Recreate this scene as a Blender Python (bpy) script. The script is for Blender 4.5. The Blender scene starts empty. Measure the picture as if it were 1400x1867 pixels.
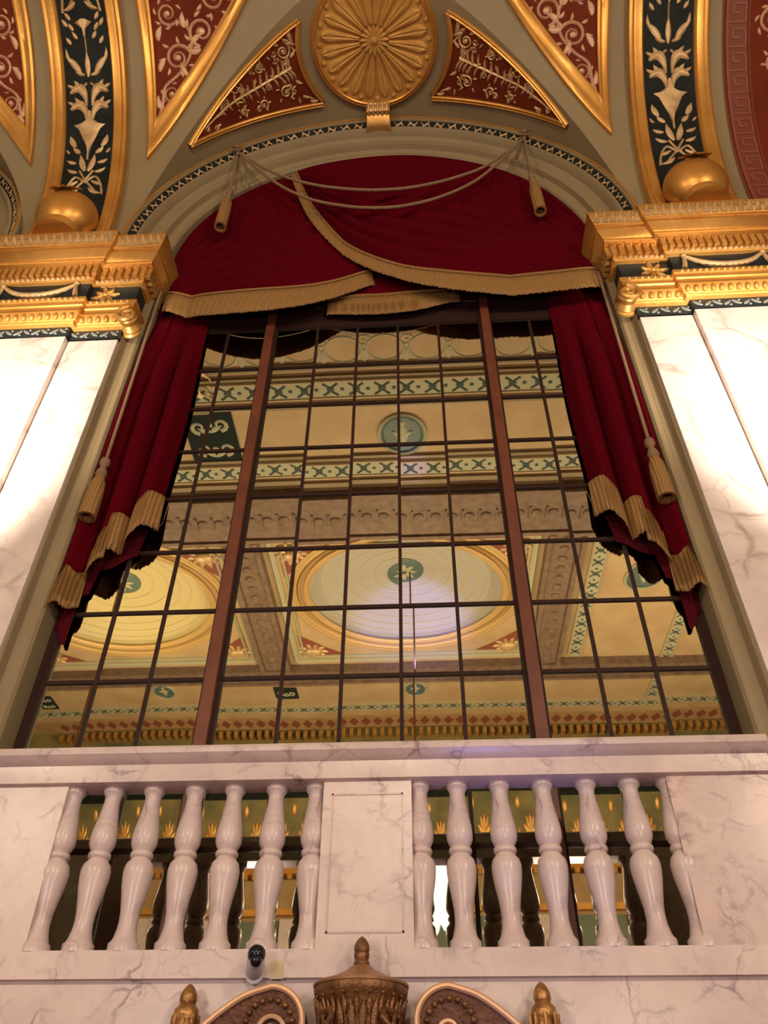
import bpy, math, random
from math import sin, cos, pi, sqrt, atan2, hypot, asin
from mathutils import Vector, Matrix
random.seed(7)
C = bpy.context.scene.collection

# ------------------------------------------------------------------ helpers
class MB:
    """collects shapes, links them as one mesh object"""
    def __init__(s): s.v = []; s.f = []; s.m = []
    def add(s, vs, fs, mi=0):
        o = len(s.v); s.v += [tuple(p) for p in vs]
        for f in fs: s.f.append(tuple(i + o for i in f)); s.m.append(mi)
        return s
    def box(s, x0, x1, y0, y1, z0, z1, mi=0):
        v = [(x, y, z) for z in (z0, z1) for y in (y0, y1) for x in (x0, x1)]
        return s.add(v, [(0,2,3,1),(4,5,7,6),(0,1,5,4),(2,6,7,3),(0,4,6,2),(1,3,7,5)], mi)
    def grid(s, rows, closed_u=False, closed_v=False, mi=0):
        n = len(rows); m = len(rows[0]); v = [p for r in rows for p in r]; f = []
        for i in range(n if closed_v else n - 1):
            for j in range(m if closed_u else m - 1):
                a = i*m + j; b = i*m + (j+1) % m; c = ((i+1) % n)*m + (j+1) % m; d = ((i+1) % n)*m + j
                f.append((a, b, c, d))
        return s.add(v, f, mi)
    def lathe(s, prof, c=(0,0,0), seg=24, mi=0, M=None, caps=True):
        rows = []
        for r, z in prof:
            rows.append([(r*cos(2*pi*k/seg), r*sin(2*pi*k/seg), z) for k in range(seg)])
        T = (M if M else Matrix.Identity(4)); c = Vector(c)
        rows = [[tuple(T @ Vector(p) + c) for p in r] for r in rows]
        s.grid(rows, closed_u=True, mi=mi)
        if caps:
            o = len(s.v); s.v += rows[0]; s.f.append(tuple(range(o + seg - 1, o - 1, -1))); s.m.append(mi)
            o = len(s.v); s.v += rows[-1]; s.f.append(tuple(range(o, o + seg))); s.m.append(mi)
        return s
    def tube(s, path, r, seg=8, mi=0, caps=True):
        path = [Vector(p) for p in path]; n = len(path); rows = []
        up = Vector((0.13, 0.31, 0.94)).normalized(); prev = None
        for i, p in enumerate(path):
            t = (path[min(i+1, n-1)] - path[max(i-1, 0)]).normalized()
            if prev is None:
                a = t.cross(up)
                if a.length < 1e-3: a = t.cross(Vector((1,0,0)))
                a.normalize()
            else:
                a = (prev - t * prev.dot(t)).normalized()
            prev = a; b = t.cross(a); rr = r(i/(n-1)) if callable(r) else r
            rows.append([tuple(p + rr*(a*cos(2*pi*k/seg) + b*sin(2*pi*k/seg))) for k in range(seg)])
        s.grid(rows, closed_u=True, mi=mi)
        if caps:
            o = len(s.v); s.v += rows[0]; s.f.append(tuple(range(o, o + seg))); s.m.append(mi)
            o = len(s.v); s.v += rows[-1]; s.f.append(tuple(range(o, o + seg))); s.m.append(mi)
        return s
    def ball(s, c, r, seg=16, rings=10, mi=0, sc=(1,1,1)):
        rows = []
        for i in range(rings + 1):
            a = -pi/2 + pi*i/rings
            rows.append([(c[0] + sc[0]*r*cos(a)*cos(2*pi*k/seg), c[1] + sc[1]*r*cos(a)*sin(2*pi*k/seg), c[2] + sc[2]*r*sin(a)) for k in range(seg)])
        return s.grid(rows, closed_u=True, mi=mi)
    def build(s, name, mat, parent=None, smooth=True, angle=40, solid=0):
        me = bpy.data.meshes.new(name); me.from_pydata(s.v, [], s.f)
        mats = mat if isinstance(mat, (list, tuple)) else [mat]
        for m in mats: me.materials.append(m)
        if len(mats) > 1: me.polygons.foreach_set('material_index', s.m)
        import bmesh
        bm = bmesh.new(); bm.from_mesh(me)
        bmesh.ops.remove_doubles(bm, verts=bm.verts, dist=1e-5)
        bmesh.ops.recalc_face_normals(bm, faces=bm.faces)
        if smooth:
            for f in bm.faces: f.smooth = True
            for e in bm.edges:
                if len(e.link_faces) == 2 and e.calc_face_angle(0) > math.radians(angle): e.smooth = False
        bm.to_mesh(me); bm.free()
        o = bpy.data.objects.new(name, me); C.objects.link(o)
        if solid:
            md = o.modifiers.new('solid', 'SOLIDIFY'); md.thickness = solid; md.offset = 0
        if parent is not None:
            o.parent = parent; o.matrix_parent_inverse = parent.matrix_world.inverted()
        return o

def thing(name, label, cat, loc=(0,0,0), group=None):
    o = bpy.data.objects.new(name, None); C.objects.link(o); o.location = loc; o.empty_display_size = .1
    o.matrix_world = Matrix.Translation(loc)
    o['label'] = label; o['category'] = cat
    if group: o['group'] = group
    return o
def tag(o, label, cat, group=None):
    o['label'] = label; o['category'] = cat
    if group: o['group'] = group
    return o
def struct(name, mb, mat, **k):
    o = mb.build(name, mat, **k); o['kind'] = 'structure'; return o
def copy_tree(o, parent=None):
    c = o.copy(); C.objects.link(c)
    if parent: c.parent = parent
    for ch in o.children: copy_tree(ch, c)
    return c
def lerp(a, b, t): return a + (b - a)*t
def interp(pts, t):
    """piecewise Catmull-Rom through pts, t in 0..1"""
    n = len(pts) - 1; x = min(max(t, 0), 1)*n; i = min(int(x), n - 1); f = x - i
    p0 = pts[max(i-1,0)]; p1 = pts[i]; p2 = pts[i+1]; p3 = pts[min(i+2,n)]
    return tuple(.5*(2*b + (c-a)*f + (2*a-5*b+4*c-d)*f*f + (3*b-a-3*c+d)*f**3) for a,b,c,d in zip(p0,p1,p2,p3))
def smooth_path(pts, n): return [interp(pts, i/(n-1)) for i in range(n)]

# ------------------------------------------------------------------ materials
def mat(name, col, rough=.5, metal=0, noise=None, bump=0, bscale=20, sheen=0, spec=None):
    m = bpy.data.materials.new(name); m.use_nodes = True; nt = m.node_tree; b = nt.nodes['Principled BSDF']
    b.inputs['Base Color'].default_value = (*col, 1); b.inputs['Roughness'].default_value = rough; b.inputs['Metallic'].default_value = metal
    if spec is not None: b.inputs['Specular IOR Level'].default_value = spec
    if sheen: b.inputs['Sheen Weight'].default_value = sheen; b.inputs['Sheen Tint'].default_value = (*[min(1, c*3+.1) for c in col], 1)
    tc = nt.nodes.new('ShaderNodeTexCoord')
    if noise:
        col2, sc = noise
        n = nt.nodes.new('ShaderNodeTexNoise'); n.inputs['Scale'].default_value = sc; n.inputs['Detail'].default_value = 5
        nt.links.new(tc.outputs['Object'], n.inputs['Vector'])
        r = nt.nodes.new('ShaderNodeValToRGB'); r.color_ramp.elements[0].position = .35; r.color_ramp.elements[1].position = .68
        r.color_ramp.elements[0].color = (*col, 1); r.color_ramp.elements[1].color = (*col2, 1)
        nt.links.new(n.outputs['Fac'], r.inputs['Fac']); nt.links.new(r.outputs['Color'], b.inputs['Base Color'])
    if bump:
        n2 = nt.nodes.new('ShaderNodeTexNoise'); n2.inputs['Scale'].default_value = bscale; n2.inputs['Detail'].default_value = 3
        nt.links.new(tc.outputs['Object'], n2.inputs['Vector'])
        bp = nt.nodes.new('ShaderNodeBump'); bp.inputs['Strength'].default_value = bump; bp.inputs['Distance'].default_value = .01
        nt.links.new(n2.outputs['Fac'], bp.inputs['Height']); nt.links.new(bp.outputs['Normal'], b.inputs['Normal'])
    return m

def marble(name, base, base2, vein, vs=1.6, vw=.035, strength=.8, rough=.3):
    m = bpy.data.materials.new(name); m.use_nodes = True; nt = m.node_tree; N = nt.nodes; L = nt.links; b = N['Principled BSDF']
    b.inputs['Roughness'].default_value = rough
    tc = N.new('ShaderNodeTexCoord')
    wn = N.new('ShaderNodeTexNoise'); wn.inputs['Scale'].default_value = vs*1.2; wn.inputs['Detail'].default_value = 5
    L.new(tc.outputs['Object'], wn.inputs['Vector'])
    mx = N.new('ShaderNodeMix'); mx.data_type = 'RGBA'; mx.blend_type = 'LINEAR_LIGHT'; mx.inputs[0].default_value = .22
    L.new(tc.outputs['Object'], mx.inputs[6]); L.new(wn.outputs['Color'], mx.inputs[7])
    def veins(scale, w):
        vo = N.new('ShaderNodeTexVoronoi'); vo.feature = 'DISTANCE_TO_EDGE'; vo.inputs['Scale'].default_value = scale
        L.new(mx.outputs[2], vo.inputs['Vector'])
        r = N.new('ShaderNodeValToRGB'); e = r.color_ramp.elements
        e[0].position = 0; e[0].color = (1,1,1,1); e[1].position = w; e[1].color = (0,0,0,1)
        L.new(vo.outputs['Distance'], r.inputs['Fac']); return r.outputs['Color']
    v1 = veins(vs, vw); v2 = veins(vs*2.7, vw*1.1)
    # veins fade in and out
    fn = N.new('ShaderNodeTexNoise'); fn.inputs['Scale'].default_value = vs*1.7; fn.inputs['Detail'].default_value = 2
    L.new(tc.outputs['Object'], fn.inputs['Vector'])
    fr = N.new('ShaderNodeValToRGB'); fr.color_ramp.elements[0].position = .45; fr.color_ramp.elements[1].position = .7
    L.new(fn.outputs['Fac'], fr.inputs['Fac'])
    h = N.new('ShaderNodeMath'); h.operation = 'MULTIPLY'; h.inputs[1].default_value = .5; L.new(v2, h.inputs[0])
    ad = N.new('ShaderNodeMath'); ad.operation = 'MAXIMUM'; L.new(v1, ad.inputs[0]); L.new(h.outputs[0], ad.inputs[1])
    mu = N.new('ShaderNodeMath'); mu.operation = 'MULTIPLY'; L.new(ad.outputs[0], mu.inputs[0]); L.new(fr.outputs['Color'], mu.inputs[1])
    ms = N.new('ShaderNodeMath'); ms.operation = 'MULTIPLY'; ms.inputs[1].default_value = strength; L.new(mu.outputs[0], ms.inputs[0])
    cn = N.new('ShaderNodeTexNoise'); cn.inputs['Scale'].default_value = 2.3; cn.inputs['Detail'].default_value = 6; cn.inputs['Roughness'].default_value = .62
    L.new(mx.outputs[2], cn.inputs['Vector'])
    cr = N.new('ShaderNodeValToRGB'); cr.color_ramp.elements[0].position = .36; cr.color_ramp.elements[1].position = .66
    cr.color_ramp.elements[0].color = (*base2, 1); cr.color_ramp.elements[1].color = (*base, 1)
    L.new(cn.outputs['Fac'], cr.inputs['Fac'])
    fm = N.new('ShaderNodeMix'); fm.data_type = 'RGBA'; fm.inputs[7].default_value = (*vein, 1)
    L.new(ms.outputs[0], fm.inputs[0]); L.new(cr.outputs['Color'], fm.inputs[6]); L.new(fm.outputs[2], b.inputs['Base Color'])
    return m

def stripes(name, c1, c2, scale, axis='X', rough=.7, bump=.4, metal=0):
    m = bpy.data.materials.new(name); m.use_nodes = True; nt = m.node_tree; N = nt.nodes; L = nt.links; b = N['Principled BSDF']
    b.inputs['Roughness'].default_value = rough; b.inputs['Metallic'].default_value = metal
    tc = N.new('ShaderNodeTexCoord'); w = N.new('ShaderNodeTexWave'); w.bands_direction = axis; w.inputs['Scale'].default_value = scale
    w.inputs['Distortion'].default_value = 1.2; w.inputs['Detail'].default_value = 2; w.inputs['Detail Scale'].default_value = .6
    L.new(tc.outputs['Object'], w.inputs['Vector'])
    r = N.new('ShaderNodeValToRGB'); r.color_ramp.elements[0].color = (*c1, 1); r.color_ramp.elements[1].color = (*c2, 1)
    L.new(w.outputs['Color'], r.inputs['Fac']); L.new(r.outputs['Color'], b.inputs['Base Color'])
    bp = N.new('ShaderNodeBump'); bp.inputs['Strength'].default_value = bump; bp.inputs['Distance'].default_value = .01
    L.new(w.outputs['Color'], bp.inputs['Height']); L.new(bp.outputs['Normal'], b.inputs['Normal'])
    return m

M_GOLD = mat('gilt_metal', (.72,.37,.09), .38, .68, noise=((.58,.27,.055), 3), bump=.15, bscale=25)
M_GOLD2 = mat('gilt_ornament', (.72,.42,.13), .42, .62, noise=((.55,.27,.06), 9), bump=.25, bscale=45)
M_ROUND = mat('gilt_roundel', (.62,.33,.075), .6, .2, noise=((.50,.24,.05), 5), bump=.25, bscale=40)
M_PALEGOLD = mat('pale_gilt_relief', (.68,.47,.24), .5, .35, noise=((.5,.31,.14), 12))
M_REDGILT = mat('pink_gilt_relief', (.74,.48,.30), .55, .25, noise=((.55,.29,.17), 7))
M_OLIVE = mat('olive_plaster', (.275,.205,.108), .6, noise=((.235,.172,.09), 1.2))
M_RED = mat('brick_red_plaster', (.165,.026,.009), .75, noise=((.125,.018,.007), 2.5), spec=.12)
M_KEYRED = mat('rust_red_paint', (.235,.06,.03), .65)
M_DARK = mat('dark_green_black_enamel', (.007,.009,.008), .6, noise=((.016,.02,.018), 6), spec=.15)
M_BLUE = mat('navy_green_enamel', (.009,.017,.021), .5, noise=((.018,.028,.032), 8), spec=.25)
M_VELVET = mat('crimson_velvet', (.080,.0004,.0045), .9, sheen=0, bump=.2, bscale=90, spec=.05)
M_LINING = mat('dark_crimson_lining', (.06,.002,.006), .9, spec=.1)
M_FRINGE = stripes('gold_fringe', (.21,.105,.028), (.35,.185,.055), 16)
M_CORD = stripes('tan_cord', (.22,.125,.062), (.36,.225,.12), 40, 'Z', bump=.6)
M_WOOD = mat('red_brown_wood', (.16,.042,.02), .45, noise=((.11,.027,.014), 6))
M_MUNTIN = mat('dark_brown_glazing_bar', (.03,.012,.009), .6, spec=.2)
M_MARBLE = marble('pink_veined_marble', (.66,.53,.49), (.53,.42,.415), (.20,.125,.15), 3.4, .05, .85)
M_MARBLE2 = marble('rose_mottled_marble', (.61,.46,.42), (.45,.33,.34), (.18,.09,.10), 4.4, .08, .9)
M_PILASTER = marble('white_veined_marble', (.74,.64,.58), (.62,.51,.47), (.28,.18,.15), 1.6, .045, .7)
M_BLACK = mat('black_plastic', (.006,.007,.012), .12)
M_WHITE = mat('white_plastic', (.66,.62,.66), .4)
M_BRONZE = mat('antique_bronze', (.25,.115,.045), .45, .55, noise=((.12,.05,.02), 30), bump=.35, bscale=90)
M_DBRONZE = mat('dark_bronze', (.07,.026,.014), .5, .45, noise=((.13,.05,.025), 30), bump=.7, bscale=70)
M_PINKGOLD = mat('pale_gilt_moulding', (.62,.38,.22), .45, .4)
M_CREAM = mat('cream_ceiling_plaster', (.50,.36,.19), .7, noise=((.42,.28,.14), 1.6))
M_TAN = mat('tan_ceiling_plaster', (.42,.27,.12), .7, noise=((.34,.2,.085), 2.4))
M_PALEGREEN = mat('pale_green_band', (.40,.38,.24), .65)
M_MOTIF = mat('dark_green_motif', (.05,.075,.06), .6)
M_BEAM = mat('brown_beam_plaster', (.22,.145,.095), .65, noise=((.15,.09,.06), 7), bump=.6, bscale=14)
M_DOME = mat('straw_dome_plaster', (.55,.45,.24), .6)
M_MEDAL = mat('blue_green_medallion', (.075,.12,.11), .55, noise=((.11,.15,.12), 8))
M_FINIAL = mat('brown_gilt', (.50,.26,.085), .42, .6, noise=((.22,.095,.03), 18), bump=.5, bscale=60)
M_TILE = mat('matt_dark_green', (.022,.03,.026), .9, spec=.05)
M_FLOOR = mat('dark_carpet', (.12,.03,.02), .95)

def emission(name, col, s):
    m = bpy.data.materials.new(name); m.use_nodes = True; b = m.node_tree.nodes['Principled BSDF']
    b.inputs['Base Color'].default_value = (*col, 1); b.inputs['Emission Color'].default_value = (*col, 1); b.inputs['Emission Strength'].default_value = s
    return m
M_LAMP = emission('glowing_glass', (1, .90, .68), 3)
def mirror_mat():
    m = bpy.data.materials.new('tinted_mirror'); m.use_nodes = True; b = m.node_tree.nodes['Principled BSDF']
    b.inputs['Base Color'].default_value = (.80,.77,.60,1); b.inputs['Metallic'].default_value = 1; b.inputs['Roughness'].default_value = .012
    return m
M_MIRROR = mirror_mat()

# ------------------------------------------------------------------ key dimensions (metres)
YM = 4.2                       # mirror plane
ZC = 8.6                       # springing of the wall arch
RC = 2.47                      # radius of the cell above the arch
VA, VB, VY, VZ = 2.3, 2.6, 3.85, 8.6   # main vault: quarter ellipse rising towards the room
ZTOP = VZ + VB
YCROWN = VY - VA
T_SIDE = {'near': 'on the security camera side', 'key': 'on the Greek-key panel side'}

# main vault surface, arc length parameter s
_N = 1500; _S = [0.0]; _T = [i*(pi/2)/_N for i in range(_N+1)]
for i in range(_N):
    a, b = _T[i], _T[i+1]
    _S.append(_S[-1] + hypot(VA*(cos(a)-cos(b)), VB*(sin(b)-sin(a))))
SMAX = _S[-1]
def s2t(s):
    if s <= 0: return s/VB
    if s >= SMAX: return pi/2
    lo, hi = 0, _N
    while hi - lo > 1:
        m = (lo+hi)//2
        if _S[m] <= s: lo = m
        else: hi = m
    return _T[lo] + (_T[hi]-_T[lo])*(s-_S[lo])/(_S[hi]-_S[lo])
def vault(x, s, h=0):
    if s > SMAX: return (x, YCROWN - (s-SMAX), ZTOP - h)
    t = s2t(s); n = Vector((0, -cos(t)/VA, -sin(t)/VB)); n = Vector((0, -cos(t)*VB, -sin(t)*VA)).normalized()
    # outward normal of ellipse is (+y cos/VA, +z sin/VB); the room lies on the inner side
    ny, nz = -cos(t)/VA, -sin(t)/VB; l = hypot(ny, nz)
    return (x, VY - VA*(1-cos(t)) + h*ny/l, VZ + VB*sin(t) + h*nz/l)
def groin_x(s):
    z = vault(0, s)[2] - ZC
    return sqrt(max(RC*RC - z*z, 0)) if z < RC else 0
def vault_y_at_z(z):
    sn = min(max((z-VZ)/VB, 0), 1); return VY - VA*(1 - sqrt(1-sn*sn))
# cell surface: u = arc coordinate along the circle from the crown (+x positive), y
def cell(u, y, h=0, xc=0):
    a = u/RC; r = RC - h
    return (xc + r*sin(a), y, ZC + r*cos(a))

# ribbon laid on a surface: path of (a, b) params, profile of (side, height)
def ribbon(mb, surf, path, widths, prof=((-1,0),(-.6,.8),(0,1),(.6,.8),(1,0)), h=.02, h0=0, closed=False, mi=0):
    n = len(path); rows = []
    for i, (a, b) in enumerate(path):
        if closed: p, q = path[(i-1) % n], path[(i+1) % n]
        else: p, q = path[max(i-1,0)], path[min(i+1,n-1)]
        dx, dy = q[0]-p[0], q[1]-p[1]; l = hypot(dx, dy) or 1; nx, ny = -dy/l, dx/l
        w = widths[i] if isinstance(widths, (list, tuple)) else widths
        rows.append([surf(a + nx*w*s, b + ny*w*s, h0 + h*k) for s, k in prof])
    mb.grid(rows, closed_v=closed, mi=mi)
def mitred(mb, surf, poly, w, prof, h, h0=0, sub=10):
    """closed frame along a polygon with sharp corners: poly = list of sides, each a list of params"""
    for side in poly:
        ribbon(mb, surf, side, w, prof, h, h0)
def spiral(cx, cy, r0, a0, turns, n=26, shrink=.16):
    return [(cx + (r0*(1-(1-shrink)*(i/(n-1))**.8))*cos(a0 + 2*pi*turns*i/(n-1)), cy + (r0*(1-(1-shrink)*(i/(n-1))**.8))*sin(a0 + 2*pi*turns*i/(n-1))) for i in range(n)]
def taper(n, w, w1=.25): return [w*lerp(1, w1, i/(n-1)) for i in range(n)]
def leaf(mb, surf, x, y, ang, ln, w, bend=0, h=.012, h0=0):
    n = 8; path = []; ws = []
    for i in range(n):
        t = i/(n-1); a = ang + bend*t
        path.append((x + ln*t*cos(a), y + ln*t*sin(a))); ws.append(w*max(.06, sin(pi*min(1, t*.93+.07))**.8))
    ribbon(mb, surf, path, ws, ((-1,0),(-.5,.8),(0,1),(.5,.8),(1,0)), h, h0)
def dot(mb, surf, x, y, r, h=.012, h0=0):
    n = 10; rows = []
    for k, hh in ((1,0),(.75,.75),(.35,1),(.02,1.05)):
        rows.append([surf(x + r*k*cos(2*pi*i/n), y + r*k*sin(2*pi*i/n), h0 + h*hh) for i in range(n)])
    mb.grid(rows, closed_u=True)
def patch(mb, surf, bs, left, right, h, skirt=True, cols=8):
    """strip patch: for every b in bs a row from left(b) to right(b)"""
    rows = [[surf(lerp(left(b), right(b), j/cols), b, h) for j in range(cols+1)] for b in bs]
    mb.grid(rows)
def lin(a, b, n): return [lerp(a, b, i/(n-1)) for i in range(n)]
def seg(p, q, n=12): return [(lerp(p[0],q[0],i/(n-1)), lerp(p[1],q[1],i/(n-1))) for i in range(n)]
MOLD = ((-1,0),(-.95,.55),(-.55,.95),(-.3,.7),(.1,.7),(.45,1),(.85,.8),(1,0))

# ------------------------------------------------------------------ room shell
XW = 14
m = MB(); m.box(-XW, XW, -13.2, 4.4, -.2, 0); struct('floor', m, M_FLOOR)
# wall with the window: masonry behind the pilasters and side bays
m = MB()
m.box(-XW, -3.95, 4.0, 4.4, 0, 8.6); m.box(3.95, XW, 4.0, 4.4, 0, 8.6)
m.box(-3.95, -2.06, 4.22, 4.4, 0, 8.6); m.box(2.06, 3.95, 4.22, 4.4, 0, 8.6)
m.box(-2.06, 2.06, 4.24, 4.4, 0, 8.6)
m.box(-XW, XW, 4.24, 4.4, 8.6, 11.4)
WALL = struct('wall_front', m, M_OLIVE)
# vault, cell penetrations and ceiling
m = MB()
ss = [SMAX*i/56 for i in range(57)]
def vstrip(lf, rf, lo=0):
    rows = [[vault(lerp(lf(s), rf(s), j/10), s) for j in range(11)] for s in ss if s >= lo]
    m.grid(rows)
vstrip(lambda s: -XW, lambda s: -6 - groin_x(s))
vstrip(lambda s: -6 + groin_x(s), lambda s: -groin_x(s))
vstrip(lambda s: groin_x(s), lambda s: XW)
for xc in (-6, 0):
    rows = []
    for i in range(65):
        a = -pi/2 + pi*i/64; z = ZC + RC*cos(a); y0 = vault_y_at_z(z)
        rows.append([(xc + RC*sin(a), lerp(y0, 3.80, j/10), z) for j in range(11)])
    m.grid(rows)
CEIL = struct('ceiling', m, M_OLIVE)
# flat ceiling with two oval domes
DY, DRX, DRY = -4.75, 1.97, 1.72
m = MB()
def flat(x0, x1, y0, y1, z=ZTOP): m.add([(x0,y0,z),(x1,y0,z),(x1,y1,z),(x0,y1,z)], [(0,1,2,3)])
flat(-XW, XW, -2.2, YCROWN); flat(-XW, XW, -10.55, -7.7)
flat(3.0, XW, -7.7, -2.2); flat(-XW, -9, -7.7, -2.2)
for xc in (-6, 0):
    ring = []; out = []
    for k in range(64):
        a = 2*pi*k/64; ring.append((xc + DRX*cos(a), DY + DRY*sin(a), ZTOP))
        c, s_ = cos(a), sin(a); q = min(3.0/abs(c) if abs(c) > 1e-6 else 9e9, (2.55 if s_ > 0 else 2.95)/abs(s_) if abs(s_) > 1e-6 else 9e9)
        out.append((xc + q*c, DY + q*s_, ZTOP))
    m.grid([ring, out], closed_u=True)
m.build('flat_field', M_CREAM, CEIL, smooth=False)
for xc in (-6, 0):
    m = MB(); rows = []
    for i in range(13):
        k = i/12; a = k*pi/2
        rows.append([(xc + DRX*cos(a)*cos(b) if i < 12 else xc, DY + (DRY*cos(a)*sin(b) if i < 12 else 0), ZTOP + .5*sin(a)) for b in [2*pi*j/64 for j in range(64)]])
    m.grid(rows, closed_u=True); m.build('dome', M_DOME if xc else mat('grey_dome_plaster', (.40,.37,.31), .6), CEIL)
    m = MB()
    for i in range(1, 9):
        a = i*pi/18; m.tube([(xc + DRX*cos(a)*cos(b), DY + DRY*cos(a)*sin(b), ZTOP + .5*sin(a) - .005) for b in [2*pi*j/64 for j in range(65)]], .012, 5, caps=False)
    m.build('dome_ring', M_DOME, CEIL)
    m = MB()
    for w, o_, mi in ((.07,.05,0),(.03,.2,0),(.09,.34,0)):
        rows = []
        for k in range(72):
            a = 2*pi*k/72; rx, ry = DRX + o_, DRY + o_*.9
            rows.append([(xc + (rx+w*s)*cos(a), DY + (ry+w*s)*sin(a), ZTOP - .06*h) for s, h in MOLD])
        m.grid(rows, closed_v=True)
    m.build('dome_rim', mat('tan_gilt_rim', (.56,.36,.14), .5, .25), CEIL)
    m = MB(); m.lathe([(.40,0),(.40,-.02),(.34,-.05),(.02,-.05)], (xc, DY, ZTOP+.49), 28); 
    m.build('dome_medallion', M_MEDAL, CEIL)
    m = MB()
    for k in range(8): leaf(m, lambda a, b, h: (xc+a, DY+b, ZTOP+.43-h), .05*cos(k*pi/4), .05*sin(k*pi/4), k*pi/4, .22, .05)
    m.build('medallion_leaves', M_PALEGREEN, CEIL)
    # coffer frame, corner bosses, corner panels
    m = MB(); X0, X1, Y0, Y1 = xc-2.55, xc+2.55, -7.2, -3.0
    for g, w in ((0,.06),(.18,.03)):
        P = [(X0+g,Y0+g),(X1-g,Y0+g),(X1-g,Y1-g),(X0+g,Y1-g)]
        for i in range(4): ribbon(m, lambda a, b, h: (a, b, ZTOP-h), seg(P[i], P[(i+1)%4], 3), w, MOLD, .05)
    m.build('coffer_moulding', M_PALEGREEN, CEIL)
    for sx in (-1, 1):
        for yy in (-6.85, -3.0+.42*0-.4):
            m = MB(); m.ball((xc+sx*2.15, yy, ZTOP-.02), .2, 14, 8, sc=(1,.8,.5))
            for k in range(10): leaf(m, lambda a, b, h: (a, b, ZTOP-.01-h), xc+sx*2.15+.14*cos(k*pi/5), yy+.12*sin(k*pi/5), k*pi/5, .2, .05, h=.03)
            m.build('corner_boss', M_PALEGOLD, CEIL)
            dy = -1 if yy < -5 else 1
            m = MB(); px, py = xc+sx*2.42, yy + dy*.22
            m.add([(px,py,ZTOP-.012),(px-sx*1.1,py,ZTOP-.012),(px-sx*.6,py-dy*.35,ZTOP-.012),(px,py-dy*.9,ZTOP-.012)], [(0,1,2,3)])
            m.build('corner_panel', M_KEYRED, CEIL, smooth=False)
# beams between the ceiling bays
def beam(x0, x1, y0, y1, along):
    m = MB(); zb = ZTOP - .16
    m.box(x0, x1, y0, y1, zb, ZTOP - .001)
    e = .09
    if along == 'x':
        m.box(x0, x1, y0, y0+e, zb-.05, zb); m.box(x0, x1, y1-e, y1, zb-.05, zb)
        n = int((x1-x0)/.3)
        for i in range(n):
            x = x0 + (i+.5)*(x1-x0)/n; ym = (y0+y1)/2; m.lathe([(.10,0),(.08,-.03),(.03,-.045)], (x, ym, zb), 8)
            m.box(x-.13, x-.10, ym-.16, ym+.16, zb-.03, zb)
    else:
        m.box(x0, x0+e, y0, y1, zb-.05, zb); m.box(x1-e, x1, y0, y1, zb-.05, zb)
        n = int((y1-y0)/.3)
        for i in range(n):
            y = y0 + (i+.5)*(y1-y0)/n; xm = (x0+x1)/2; m.lathe([(.10,0),(.08,-.03),(.03,-.045)], (xm, y, zb), 8)
    m.build('ceiling_beam', M_BEAM, CEIL, smooth=False)
beam(-XW, XW, -2.85, -1.65, 'x'); beam(-XW, XW, -8.0, -7.4, 'x')
for xb in (-9.2, -3.05, 3.05): beam(xb-.33, xb+.33, -7.38, -2.87, 'y')
# patterned bands
def xband(x0, x1, y0, y1, along):
    m = MB(); z = ZTOP - .03
    m.box(x0, x1, y0, y1, z, ZTOP - .001)
    m.build('patterned_band', M_PALEGREEN, CEIL, smooth=False)
    w = (y1-y0) if along == 'x' else (x1-x0); ln = (x1-x0) if along == 'x' else (y1-y0)
    n = int(ln/(w*1.05)); mm = MB(); e = MB()
    for i in range(n):
        c = (i+.5)*ln/n
        f = (lambda a, b, h: (x0+c+a, (y0+y1)/2+b, z-h)) if along == 'x' else (lambda a, b, h: ((x0+x1)/2+b, y0+c+a, z-h))
        k = w*.30
        ribbon(mm, f, [(-k,-k),(0,-k*.25),(k,-k)], k*.22, ((-1,0),(0,1),(1,0)), .012)
        ribbon(mm, f, [(-k,k),(0,k*.25),(k,k)], k*.22, ((-1,0),(0,1),(1,0)), .012)
        ribbon(mm, f, [(-k*.5,0),(k*.5,0)], k*.35, ((-1,0),(0,1),(1,0)), .012)
        dot(mm, f, k*1.6, 0, k*.3)
    mm.build('band_motif', M_MOTIF, CEIL, smooth=False)
    for q in (.07, .93):
        if along == 'x': e.box(x0, x1, y0+w*q-.012, y0+w*q+.012, z-.015, z)
        else: e.box(x0+w*q-.012, x0+w*q+.012, y0, y1, z-.015, z)
    e.build('band_fillet', M_CREAM, CEIL, smooth=False)
xband(-XW, XW, .40, .78, 'x'); xband(-XW, XW, -1.34, -.97, 'x'); xband(-XW, XW, -9.62, -9.3, 'x')
xband(3.55, 3.88, -7.3, -2.95, 'y'); xband(5.55, 5.85, -9.2, -2.95, 'y')
# ring ornament next to the crown of the vault
m = MB(); F = lambda a, b, h: (a, b, ZTOP - h)
for i in range(-14, 15):
    x = i*.62 - .1; r = .27
    ribbon(m, F, [(x+r*cos(k*pi/10), 1.32+r*.85*sin(k*pi/10)) for k in range(20)], .022, ((-1,0),(0,1),(1,0)), .015, closed=True)
    ribbon(m, F, spiral(x+.31, 1.45, .13, 0, 1.3, 14), .014, ((-1,0),(0,1),(1,0)), .012)
    leaf(m, F, x+.31, 1.3, -pi/2, .25, .05)
m.build('ring_ornament', M_PALEGREEN, CEIL)
m = MB(); m.box(-XW, XW, .98, 1.06, ZTOP-.04, ZTOP-.001); m.box(-XW, XW, .83, .87, ZTOP-.05, ZTOP-.001); m.box(-XW, XW, -1.52, -1.42, ZTOP-.05, ZTOP-.001); m.box(-XW, XW, .24, .32, ZTOP-.05, ZTOP-.001); m.box(-XW, XW, -.9, -.84, ZTOP-.05, ZTOP-.001)
m.build('ceiling_moulding', M_OLIVE, CEIL, smooth=False)
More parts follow.
